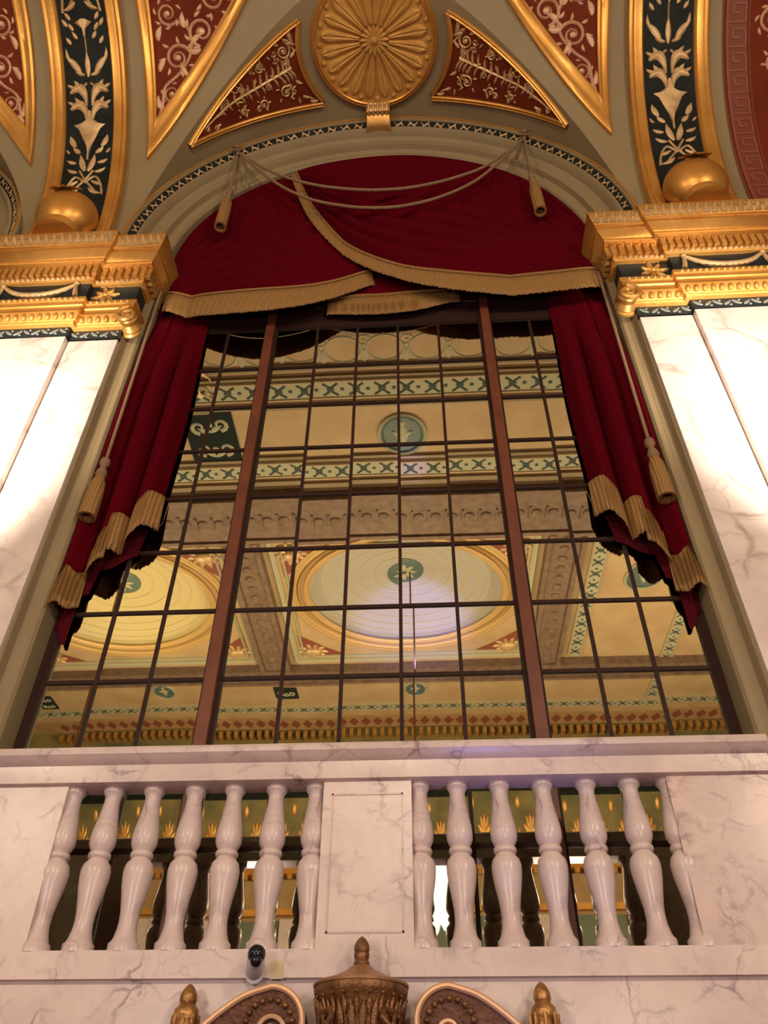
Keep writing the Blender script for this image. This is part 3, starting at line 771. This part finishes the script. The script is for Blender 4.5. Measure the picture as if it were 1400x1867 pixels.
    # bead, dentils, corona, crown
    m = MB(); ring(m, [(.07,7.86),(.10,7.862),(.118,7.88),(.115,7.915),(.11,7.92),(.11,8.075),(.165,8.08),(.175,8.09),(.175,8.115),(.19,8.12),(.235,8.16),(.245,8.165),(.245,8.215),(.255,8.22),(.262,8.235),(.285,8.27),(.305,8.32),(.31,8.345),(.29,8.35),(0,8.36)])
    CO = m.build('cornice', M_GOLD, Te, angle=25)
    m = MB()
    for x0, x1, yf in blocks:
        lo = x0 - (.12 if x0 != 3.39 else -.10); hi = x1 + (.12 if x1 != 2.61 else -.12)
        n = int((hi-lo)/.062)
        for i in range(n):
            x = sg*(lo + (i+.5)*(hi-lo)/n); m.box(x-.02, x+.02, yf-.138, yf-.10, 7.935, 8.07)
    for i in range(6): 
        y = 3.80 + i*.062; m.box(min(sg*2.03, sg*2.085), max(sg*2.03, sg*2.085), y-.017, y+.017, 7.935, 8.07)
    m.build('dentil_course', M_GOLD2, CO, smooth=False)
    m = MB()
    for x0, x1, yf in blocks:
        lo = x0 - (.07 if x0 != 3.39 else -.08); hi = x1 + (.07 if x1 != 2.61 else -.09)
        n = int((hi-lo)/.045)
        for i in range(n): m.ball((sg*(lo + (i+.5)*(hi-lo)/n), yf-.112, 7.89), .02, 6, 5)
        lo = x0 - (.24 if x0 != 3.39 else -.2); hi = x1 + (.24 if x1 != 2.61 else -.24); n = int((hi-lo)/.07)
        for i in range(n):
            x = sg*(lo + (i+.5)*(hi-lo)/n)
            m.add([(x-.03,yf-.268,8.235),(x+.03,yf-.268,8.235),(x+.02,yf-.30,8.29),(x,yf-.325,8.325),(x-.02,yf-.30,8.29),(x,yf-.305,8.25)], [(0,5,4),(5,3,4),(5,2,3),(0,1,5),(1,2,5)])
            m.ball((x+.035, yf-.30, 8.30), .013, 5, 4)
    m.build('crown_leaf', M_PALEGOLD, CO)
    # gilt globe on the cornice
    Tg = thing('gilt_globe', 'gilt globe ornament on the cornice at the rib foot, ' + side, 'ornament', (sg*3.0, 3.7, 8.36))
    m = MB(); m.box(sg*3.0-.34, sg*3.0+.34, 3.60, 3.84, 8.355, 8.47); m.lathe([(.22,8.47),(.18,8.53),(.2,8.6)], (sg*3.0, 3.68, 0), 20); m.build('globe_base', M_GOLD, Tg)
    m = MB(); m.ball((sg*3.0, 3.66, 8.86), .30, 32, 20, sc=(.98,.8,1)); GB = m.build('globe_ball', M_GOLD, Tg)
    m = MB(); F4 = lambda a, b, h: (sg*3.0 + a, 3.47 - .68*h - .66*b*-1*.0 + .55*b - .02, 9.03 + .75*b - .5*h)
    for k in range(7): leaf(m, F4, .03*cos(.5+k*.9), .03*sin(.5+k*.9), .5+k*.9, .10 if k > 2 else .15, .035, .2, h=.05)
    dot(m, F4, 0, 0, .04, .07)
    m.build('leaf_tuft', M_GOLD2, GB)

# ------------------------------------------------------------------ balustrade
YF = 3.60
m = MB()
m.box(-2.17, 2.17, YF, 4.13, 2.34, 2.445); m.box(-2.17, 2.17, YF+.03, 4.13, 0, 2.34)
BW = m.build('wall_below', M_MARBLE, smooth=False); BW.name = 'wall_parapet'; BW['kind'] = 'structure'
def pedestal(x0, x1, label, mt, inset=True):
    m = MB(); m.box(x0, x1, YF, 3.715, 2.445, 3.15); o = m.build('marble_pedestal', mt, smooth=False); tag(o, label, 'pedestal')
    if inset:
        m = MB(); x, X, z, Z = x0+.04, x1-.04, 2.5, 3.09
        for b in ((x,X,Z-.008,Z),(x,X,z,z+.008),(x,x+.008,z,Z),(X-.008,X,z,Z)): m.box(b[0],b[1],YF-.004,YF+.002,b[2],b[3])
        m.build('panel_edge', M_MARBLE2, o, smooth=False)
    return o
pedestal(-.168, .24, 'square pink marble pedestal in the middle of the balustrade above the urn', M_MARBLE)
pedestal(-2.0, -1.388, 'pink marble end pedestal of the balustrade on the security camera side', M_MARBLE, False)
pedestal(1.41, 1.93, 'mottled rose marble end pedestal of the balustrade, the darker of the two ends', M_MARBLE2, False)
# handrail
pr = [(3.60,3.15),(3.575,3.155),(3.57,3.20),(3.568,3.235),(3.545,3.245),(3.53,3.258),(3.515,3.27),(3.51,3.29),(3.52,3.306),(3.55,3.305),(3.70,3.295),(3.725,3.28),(3.72,3.26),(3.715,3.24),(3.715,3.15)]
m = MB(); m.grid([[(x, y, z) for y, z in pr] for x in lin(-2.05, 1.885, 20)], closed_u=True)
for x in (-2.05, 1.885): m.add([(x, y, z) for y, z in pr], [tuple(range(len(pr)))])
RAIL = m.build('marble_handrail', M_MARBLE, angle=30); tag(RAIL, 'long moulded pink marble handrail lying across the balusters under the window', 'handrail')
# balusters
bp_ = [(.066,0),(.066,.035),(.056,.045),(.05,.06),(.043,.09),(.04,.12),(.042,.16),(.05,.21),(.061,.27),(.0655,.31),(.066,.335),(.06,.36),(.047,.375),(.042,.385),(.05,.39),(.052,.40),(.05,.41),(.042,.415),(.05,.43),(.0585,.45),(.06,.475),(.057,.51),(.048,.56),(.04,.61),(.036,.65),(.037,.67),(.046,.685),(.05,.69),(.05,.71)]
bpm = MB(); bpm.lathe(bp_, (0,0,0), 28); B0 = bpm.build('marble_baluster', M_MARBLE, angle=50)
ordn = ['first','second','third','fourth','fifth','sixth','seventh']
lx = [-.21,-.40,-.60,-.79,-.99,-1.185,-1.375]; rx = [.275,.452,.65,.85,1.05,1.25,1.425]
for k in range(14):
    o = B0 if k == 0 else B0.copy()
    if k: C.objects.link(o)
    left = k < 7; i = k if left else k-7; x = (lx if left else rx)[i]
    o.location = (x, 3.662, 2.443); o.rotation_euler.z = random.uniform(0, 6)
    tag(o, '%s marble baluster from the central pedestal, in the half %s' % (ordn[i], 'with the security camera' if left else 'without a camera'), 'baluster', 'turned marble balusters under the handrail')

# ------------------------------------------------------------------ drapery
M_SW = M_VELVET
def arch_pt(t0):   # point on the inner arch line; t0 0..1 from left springing to right
    a = pi*(1-t0); R = 2.03; return (R*cos(a), ZC + R*sin(a))
def swag(name, label, top, bot, bot2, y0, folds, amp, phase):
    nu, nv = 70, 90
    T_ = thing(name, label, 'swag', (interp(bot, .5)[0], y0, interp(bot, .5)[1]), 'crimson swags of the valance')
    rows = []
    def depth(u, v):
        e = sin(pi*min(max(u,0),1))**.45
        f = .5 + .5*cos(2*pi*(folds*(v**.85) + phase + .35*sin(2.2*u+phase) )); f2 = .5+.5*cos(2*pi*(folds*1.9*v + .8*u + phase*2))
        return y0 - e*(amp*(abs(2*f-1)**.7)*(.55+.45*v) + .45*amp*f2*(.3+.7*v) + .03*sin(pi*v*.75))
    for j in range(nv):
        v = j/(nv-1); r = []
        for i in range(nu):
            u = i/(nu-1); a = interp(top, u); b = interp(bot, u); vv = v
            r.append((lerp(a[0], b[0], vv), depth(u, v), lerp(a[1], b[1], vv)))
        rows.append(r)
    MB_ = MB(); MB_.grid(rows); SC = MB_.build('swag_cloth', M_VELVET, T_, solid=.008, angle=80)
    # fringe along the lower edge
    rows = []; nf = 150
    for jj in range(5):
        v = jj/4; r = []
        for i in range(nf):
            u = i/(nf-1); a = interp(bot, u); b = interp(bot2, u)
            r.append((lerp(a[0], b[0], v), depth(u, 1) - .018 + (.004 if i % 2 else -.004)*(v > .2) + .01*v, lerp(a[1], b[1], v) + (0 if v < 1 else .012*random.random())))
        rows.append(r)
    MB_ = MB(); MB_.grid(rows); MB_.build('fringe', M_FRINGE, SC, solid=.008, angle=80)
    MB_ = MB(); MB_.tube([(interp(bot, u)[0], depth(u, 1) - .026, interp(bot, u)[1]) for u in lin(0, 1, 70)], .014, 6); MB_.build('fringe_heading', M_FRINGE, SC)
    return T_
# backing behind the swags
m = MB(); rows = []
for i in range(41):
    a = pi*i/40; rows.append([(2.03*cos(a), 4.165 , ZC + 2.03*sin(a)), (2.03*cos(a), 4.165, 8.1)])
m.grid(rows)
m.add([(-2.03,4.165,8.6),(2.03,4.165,8.6),(2.03,4.165,7.95),(-2.03,4.165,7.95)], [(0,1,2,3)])
tag(m.build('valance_backing', M_LINING, smooth=False, solid=.006), 'dark crimson backing cloth filling the arch behind the draped swags', 'drape')
swag('valance_swag', 'small middle crimson swag with gold fringe, peeping out below where the two large swags cross',
     [(-.5,8.35),(-.2,8.4),(.1,8.4),(.45,8.35),(.8,8.2)], [(-.46,7.93),(-.2,7.94),(.06,7.93),(.36,7.96),(.75,8.0)], [(-.46,7.72),(-.2,7.665),(.06,7.65),(.36,7.69),(.75,7.84)], 4.14, 2, .02, .2)
swag('valance_swag', 'large crimson velvet swag hanging low above the window, passing under the crossing swag',
     [(-2.02,8.28)] + [(2.03*cos(pi-a), ZC + 2.03*sin(pi-a)) for a in (.12,.35,.6,.85,1.05)] + [(-.72,10.45)],
     [(-1.99,8.10),(-1.70,7.98),(-1.355,7.885),(-.998,7.872),(-.648,7.935),(-.351,8.09),(-.05,8.34)],
     [(-1.99,7.83),(-1.70,7.67),(-1.32,7.562),(-.965,7.553),(-.628,7.654),(-.335,7.84),(-.02,8.12)], 4.12, 4.5, .12, .1)
swag('valance_swag', 'large crimson swag on top, its fringed edge sweeping down from the arch',
     [(-.95,10.385)] + [(2.03*cos(pi-a), ZC + 2.03*sin(pi-a)) for a in (1.25,1.55,1.85,2.2,2.55)] + [(2.02,8.95),(2.02,8.45)],
     [(-.94,10.37),(-.67,9.45),(-.265,8.658),(.2,8.20),(.6,8.03),(1.05,7.962),(1.6,7.975),(2.02,8.07)],
     [(-1.0,10.33),(-.72,9.27),(-.258,8.438),(.2,7.985),(.6,7.77),(1.05,7.68),(1.6,7.69),(2.02,7.79)], 4.05, 5, .115, .45)
# side curtains: stepped tails
def curtain(sg, label):
    T_ = thing('stage_curtain', label, 'curtain', (sg*1.8, 4.1, 4.5), 'crimson side curtains')
    stepsz = [(1.525,5.53,1.815,5.25,.34),(1.80,5.16,1.935,5.04,.30),(1.925,4.84,2.04,4.79,.30)]
    def fold(x, z):
        k = (x-1.525)/.515; am = min(1, max(0, (8.1-z)/1.6)); am = am*am*(3-2*am)
        f = abs(sin(pi*k*2.55))**.85; g = .5 + .5*cos(2*pi*k*6.1 + 1.0)
        return 4.166 - am*(.145*f + .012*g)
    for q, (xa, za, xb, zb, fh) in enumerate(stepsz):
        nx = 44; rows = []
        hem = lambda t: lerp(za, zb, t) + .018*sin(t*8+q)
        for j in range(44):
            v = j/43; r = []
            for i in range(nx):
                t = i/(nx-1); xbase = lerp(xa, xb, t); z = lerp(8.15, hem(t), v)
                r.append((sg*(xbase + (.012*sin(v*7) if q == 0 else 0)*(1-t)), fold(xbase, z) + q*.003, z))
            rows.append(r)
        m = MB(); m.grid(rows); CF = m.build('curtain_fold', M_VELVET, T_, solid=.006, angle=80)
        rows = []; nf = 60
        for j in range(5):
            v = j/4; r = []
            for i in range(nf):
                t = i/(nf-1); xbase = lerp(xa, xb, t)
                r.append((sg*(xbase + .015*v*(2*t-1)), fold(xbase, hem(t)) + q*.003 - .010 + (.0035 if i % 2 else -.0035) - .008*v, hem(t) + .01 - v*fh + (.018*random.random() if j == 4 else 0)))
            rows.append(r)
        m = MB(); m.grid(rows); m.build('fringe', M_FRINGE, CF, solid=.006, angle=80)
        rows = []   # lining of the tail, seen under the hem
        for j in range(5):
            v = j/4; rows.append([(sg*(lerp(xa, xb, t) + .07*v*(q < 2)), 4.17 - .02*sin(pi*t), hem(t) - v*(fh + .13*(1 - t)*(1 if q < 2 else 1.6) + .05)) for t in lin(.1, 1, 12)])
        m = MB(); m.grid(rows); m.build('curtain_lining', M_LINING, CF)
    return T_
curtain(-1, 'long crimson velvet side curtain with stepped fringed hem ' + T_SIDE['near'])
curtain(1, 'long crimson velvet side curtain with stepped fringed hem ' + T_SIDE['key'])

# cords and tassels
def tassel(name, label, cord, p0, p1, r, group):
    """cord path, then tassel hanging from p0 to p1"""
    T_ = thing(name, label, 'tassel', cord[0], group)
    m = MB(); m.tube(cord, .013, 8); m.build('cord', M_CORD, T_)
    L_ = p0[2]-p1[2]; m = MB(); m.lathe([(.014,0),(r*.55,-.02),(r*.62,-.06),(r*.3,-.10),(r*.55,-.13),(r*.7,-.17),(r*.45,-.20)], p0, 16); m.build('tassel_head', M_CORD, T_)
    m = MB(); m.lathe([(r*.5,-.19),(r*.85,-.26),(r,-.4),(r*1.02,-L_),(r*.72,-L_),(r*.66,-L_+.12),(.004,-L_+.16)], p0, 20, caps=False); m.build('tassel_skirt', M_FRINGE, T_)
    return T_
for sg in (-1, 1):
    side = T_SIDE['near'] if sg < 0 else T_SIDE['key']
    g = 'tasselled cords of the drapery'
    x = sg*1.99
    tassel('long_tassel', 'long tan cord and tassel hanging before the side curtain ' + side, [(sg*1.995, 3.985, 8.0),(sg*1.985,3.98,7.2),(sg*1.975,3.98,6.4),(sg*1.97,3.98,5.80)], (sg*1.97,3.98,5.80), (sg*1.97,3.98,5.22), .062, g)
    m_x = -1.545 if sg < 0 else 1.585
    tassel('short_tassel', 'short tan tassel hanging from the rope hook on the arch ' + side, [(m_x, 3.76, 10.37),(m_x-sg*.01,3.80,10.0),(m_x-sg*.01,3.82,9.62)], (m_x-sg*.01,3.83,9.62), (m_x,3.83,8.86), .058, g)
    m = MB(); m.lathe([(.03,0),(.035,.03),(.02,.05),(.028,.08),(.008,.10)], (m_x, 3.79, 10.40), 12, M=Matrix.Rotation(pi/2,4,'X'))
    for k in (-.5,.5): m.tube([(m_x, 3.74, 10.38),(m_x+k*.1,3.73,10.44),(m_x+k*.12,3.73,10.36),(m_x,3.74,10.37)], .011, 6)
    tag(m.build('rope_hook', M_CORD), 'small knotted rope hook on the black arch band ' + side, 'hook', 'rope hooks on the arch band')
for nm, pts in (('upper of the two tan ropes swagged across the top of the crimson valance', [(-1.54,10.36),(-1.11,9.87),(-.73,9.61),(-.38,9.48),(.01,9.41),(.40,9.435),(.80,9.57),(1.15,9.79),(1.58,10.34)]),
               ('lower of the two tan ropes swagged across the top of the crimson valance', [(-1.54,10.36),(-1.08,9.66),(-.71,9.29),(-.365,9.12),(-.04,9.045),(.29,9.055),(.67,9.2),(1.07,9.54),(1.58,10.34)])):
    m = MB(); m.tube([(p[0], 3.76 + .045*sin(pi*i/59), p[1]) for i, p in enumerate(smooth_path(pts, 60))], .015, 8)
    tag(m.build('swag_rope', M_CORD), nm, 'rope', 'ropes swagged across the arch')

# ------------------------------------------------------------------ security camera, urn and pediment ornament on the parapet
T_ = thing('security_camera', 'small white bullet security camera with black lens on the marble below the balusters', 'camera', (-.37, YF, 2.36))
axis = Vector((.16, -.72, .30)).normalized(); q = axis.to_track_quat('Z', 'Y').to_matrix().to_4x4()
m = MB(); m.lathe([(.03,-.01),(.036,0),(.036,.10),(.032,.115),(.02,.116)], (-.405, 3.585, 2.36), 20, M=q); m.lathe([(.035,0),(.035,.02),(.02,.03)], (-.405, 3.605, 2.35), 16, M=Matrix.Rotation(pi/2,4,'X')); CB = m.build('camera_body', M_WHITE, T_)
m = MB(); e = Vector((-.405,3.585,2.36)) + axis*.105; m.ball(tuple(e), .036, 18, 12); e2 = Vector((-.405,3.585,2.36)) + axis*.115 + Vector((.002,-.01,-.03)); m.ball(tuple(e2), .024, 14, 10); m.build('lens', M_BLACK, CB)
m = MB(); m.box(-.345,-.29, YF-.002, YF+.004, 2.335, 2.40); m.build('backplate', mat('yellowed_plaster_patch', (.55,.44,.27), .7), T_, smooth=False)

UX, UY = .034, 3.50
T_ = thing('bronze_urn', 'bronze urn with domed lid and acorn finial below the central pedestal', 'urn', (UX, UY, 1.9))
sc = .98
m = MB(); m.lathe([(.05,1.9),(.09,1.95),(.12,2.05),(.14,2.13),(.155,2.2),(.165,2.235),(.178,2.25),(.182,2.268),(.178,2.285),(.16,2.288)], (UX,UY,0), 32); m.build('urn_body', M_BRONZE, T_)
m = MB(); m.lathe([(.184,2.280),(.186,2.288),(.176,2.294),(.15,2.302),(.11,2.315),(.085,2.328),(.06,2.338),(.045,2.352),(.03,2.36)], (UX,UY,0), 32); LD = m.build('lid', mat('brown_bronze', (.36,.19,.085), .45, .5), T_)
m = MB(); m.lathe([(.028,2.355),(.032,2.362),(.03,2.372),(.026,2.378),(.03,2.386),(.031,2.40),(.028,2.405),(.031,2.412),(.03,2.43),(.02,2.448),(.008,2.46),(.002,2.463)], (UX,UY,0), 18); m.build('finial', M_BRONZE, LD)
m = MB()
for k in range(22):
    a = 2*pi*k/22; Fu = lambda x, b, h, a=a: (UX + (.155 + (b-2.15)*.22 + h)*cos(a + x/.15), UY + (.155 + (b-2.15)*.22 + h)*sin(a + x/.15), b)
    leaf(m, Fu, 0, 2.10, pi/2, .12, .014, h=.006); leaf(m, Fu, .02, 2.17, pi/2, .06, .009, h=.006); dot(m, Fu, .02, 2.24, .006, .006)
for sx in (-1, 1):
    m.tube([(UX+sx*.15, UY-.05, 2.19),(UX+sx*.10,UY-.15,2.185),(UX+sx*.09,UY-.17,2.16),(UX+sx*.12,UY-.16,2.13),(UX+sx*.16,UY-.08,2.12)], .011, 7)
m.build('leaf_relief', M_BRONZE, T_)
for sg in (-1, 1):
    xc = (-.305 if sg < 0 else .372); yc = 3.5
    T_ = thing('scroll_pediment', 'dark bronze scroll of the pediment with pale rim, ' + ('just below the security camera' if sg < 0 else 'beyond the urn from the security camera'), 'pediment', (xc, yc, 2.15))
    # volute centre low, rim rising over it and falling away from the urn
    cx_, cz_ = xc + sg*-.02*0, 2.165
    rim = []
    for i in range(40):
        a = lerp(-.55*pi, .5*pi, i/39); a2 = a
        rim.append((cx_ - sg*.125*cos(a)*1.0 , cz_ + .115*sin(a)))
    tail = [(cx_ + sg*.10, cz_+.085),(cx_+sg*.19, cz_+.03),(cx_+sg*.30,cz_-.055),(cx_+sg*.46,cz_-.16),(cx_+sg*.62,cz_-.24)]
    rim += smooth_path([rim[-1]] + tail, 24)[1:]
    m = MB(); m.tube([(x, yc-.05, z) for x, z in rim], .0125, 8); m.build('pale_rim', M_PINKGOLD, T_)
    m = MB(); inner = []
    for i, (x, z) in enumerate(rim):
        t = i/(len(rim)-1); inner.append((lerp(x, cx_, .0) , z))
    # solid body under the rim
    rows = [[(x, yc-.05, z) for x, z in rim], [(x, 3.63, z) for x, z in rim]]
    m.grid(rows)
    bot = [(lerp(cx_, x, .35) if i < 40 else x - sg*.02, (cz_ - .05 if i < 40 else z - .16)) for i, (x, z) in enumerate(rim)]
    m.grid([[(x, yc-.045, z) for x, z in rim], [(x, yc-.035, z) for x, z in bot]])
    m.build('scroll_body', M_DBRONZE, T_)
    m = MB(); sp = spiral(cx_ - sg*.005, cz_ - .035, .062, 0, 1.5*sg*-1, 34, .2)
    m.tube([(x, yc-.06, z) for x, z in sp], .009, 7); m.ball((cx_ - sg*.005, yc-.055, cz_-.035), .014, 10, 8); m.build('inner_spiral', M_PINKGOLD, T_)
    m = MB()
    for k in range(9):
        a = lerp(.05*pi, .95*pi, k/8); m.ball((cx_ + .088*cos(a), yc-.05, cz_ - .01 + .082*sin(a)), .012, 8, 6)
    m.build('bead_course', M_BRONZE, T_)
    fx = (-.645 if sg < 0 else .728)
    m = MB(); m.lathe([(.03,2.05),(.04,2.1),(.046,2.14),(.04,2.17),(.046,2.185),(.05,2.20),(.046,2.22),(.034,2.232),(.03,2.24),(.034,2.25),(.032,2.27),(.022,2.29),(.012,2.302),(.003,2.308)], (fx, 3.54, 0), 18)
    for k in range(8):
        a = k*pi/4; m.tube([(fx+.047*cos(a), 3.54+.047*sin(a), 2.09),(fx+.05*cos(a),3.54+.05*sin(a),2.15),(fx+.05*cos(a),3.54+.05*sin(a),2.2)], .008, 6)
    tag(m.build('pinecone_finial', M_FINIAL), 'small gilt pinecone finial beside the bronze scroll ' + T_SIDE['near' if sg < 0 else 'key'], 'finial', 'gilt pinecone finials')

# ------------------------------------------------------------------ chandeliers seen in the mirror
for xc in (.12, -6):
    T_ = thing('chandelier', 'lit globe chandelier on a thin rod under the ' + ('central dome' if xc > 0 else 'yellow dome') + ', seen in the mirrored window', 'chandelier', (xc, DY, ZTOP+.44))
    m = MB(); m.tube([(xc, DY, ZTOP+.45), (xc, DY, 6.4)], .018, 8); m.build('rod', M_BRONZE, T_)
    m = MB(); m.lathe([(.02,6.4),(.08,6.3),(.05,6.1),(.12,5.9),(.06,5.6),(.02,5.5)], (xc, DY, 0), 16)
    for k in range(6):
        a = k*pi/3; m.tube([(xc, DY, 5.8),(xc+.2*cos(a),DY+.2*sin(a),5.6),(xc+.42*cos(a),DY+.42*sin(a),4.95)], .018, 6)
    CHF = m.build('chandelier_frame', M_GOLD, T_)
    for k in range(6):
        a = k*pi/3; m = MB(); m.ball((xc+.42*cos(a), DY+.42*sin(a), 5.45), .15, 16, 10, sc=(1,1,3.8)); m.build('glass_globe', M_LAMP, CHF)

# ------------------------------------------------------------------ lights
def light(name, kind, loc, energy, col, **k):
    d = bpy.data.lights.new(name, kind); d.energy = energy; d.color = col
    o = bpy.data.objects.new(name, d); C.objects.link(o); o.location = loc
    tgt = k.pop('target', None)
    for a, b in k.items(): setattr(d, a, b)
    if tgt: o.rotation_euler = (Vector(tgt) - Vector(loc)).to_track_quat('-Z', 'Y').to_euler()
    return o
WARM = (1, .82, .60)
for xc in (0, -6, 6): light('chandelier_light', 'POINT', (xc, DY, 6.1), 800, WARM, shadow_soft_size=.25)
for sg in (-1, 1):
    light('pilaster_uplight', 'SPOT', (sg*2.9, 2.3, 2.9), 3000, (1,.87,.72), spot_size=.52, spot_blend=1.0, shadow_soft_size=.12, target=(sg*2.85, 3.9, 6.0))
    light('lobby_fill', 'POINT', (sg*1.8, -1.0, 2.3), 135, (1,.84,.78), shadow_soft_size=.35)  # added low fill, unseen and without a fixture, to brighten the parapet
light('dome_blue_light', 'SPOT', (.2, -4.6, 9.4), 330, (.2,.22,1), spot_size=1.15, spot_blend=.7, shadow_soft_size=.1, target=(.1, -6.2, 11.4))
light('ceiling_violet_light', 'SPOT', (.4, -4.2, 8.8), 500, (.3,.16,1), spot_size=.16, spot_blend=.8, shadow_soft_size=.1, target=(.25, -1.3, 11.0))
light('dome_yellow_light', 'SPOT', (-6, -4.9, 9.0), 110, (1,.82,.35), spot_size=1.5, spot_blend=.7, shadow_soft_size=.1, target=(-5.6, -5.2, 11.6))
light('blue_rail_light', 'SPOT', (.75, 2.9, .5), 34, (.2,.25,1), spot_size=.42, spot_blend=.9, shadow_soft_size=.08, target=(.75, 3.66, 3.15))
W = bpy.data.worlds.new('world'); bpy.context.scene.world = W; W.use_nodes = True
W.node_tree.nodes['Background'].inputs[0].default_value = (1,.83,.66,1); W.node_tree.nodes['Background'].inputs[1].default_value = .22

# ------------------------------------------------------------------ camera
pit, rol, yaw = .73150351, .00712651, -.05944446
fw = Vector((sin(yaw)*cos(pit), cos(yaw)*cos(pit), sin(pit))); rt = Vector((cos(yaw), -sin(yaw), 0)); up = rt.cross(fw)
rt2 = cos(rol)*rt + sin(rol)*up; up2 = cos(rol)*up - sin(rol)*rt
cd = bpy.data.cameras.new('camera'); cam = bpy.data.objects.new('camera', cd); C.objects.link(cam)
cam.matrix_world = Matrix(((rt2.x, up2.x, -fw.x, .317882), (rt2.y, up2.y, -fw.y, 0), (rt2.z, up2.z, -fw.z, 1.6), (0,0,0,1)))
cd.sensor_fit = 'VERTICAL'; cd.sensor_height = 24; cd.lens = 24*1450/1867; cd.clip_end = 200; cd.clip_start = .05
S = bpy.context.scene; S.camera = cam
S.view_settings.view_transform = 'Standard'; S.view_settings.look = 'None'; S.view_settings.gamma = 1; S.view_settings.exposure = 0.42; S.view_settings.use_curve_mapping = False
S.cycles.use_denoising = True
S.cycles.max_bounces = 8; S.cycles.caustics_reflective = False; S.cycles.sample_clamp_indirect = 6
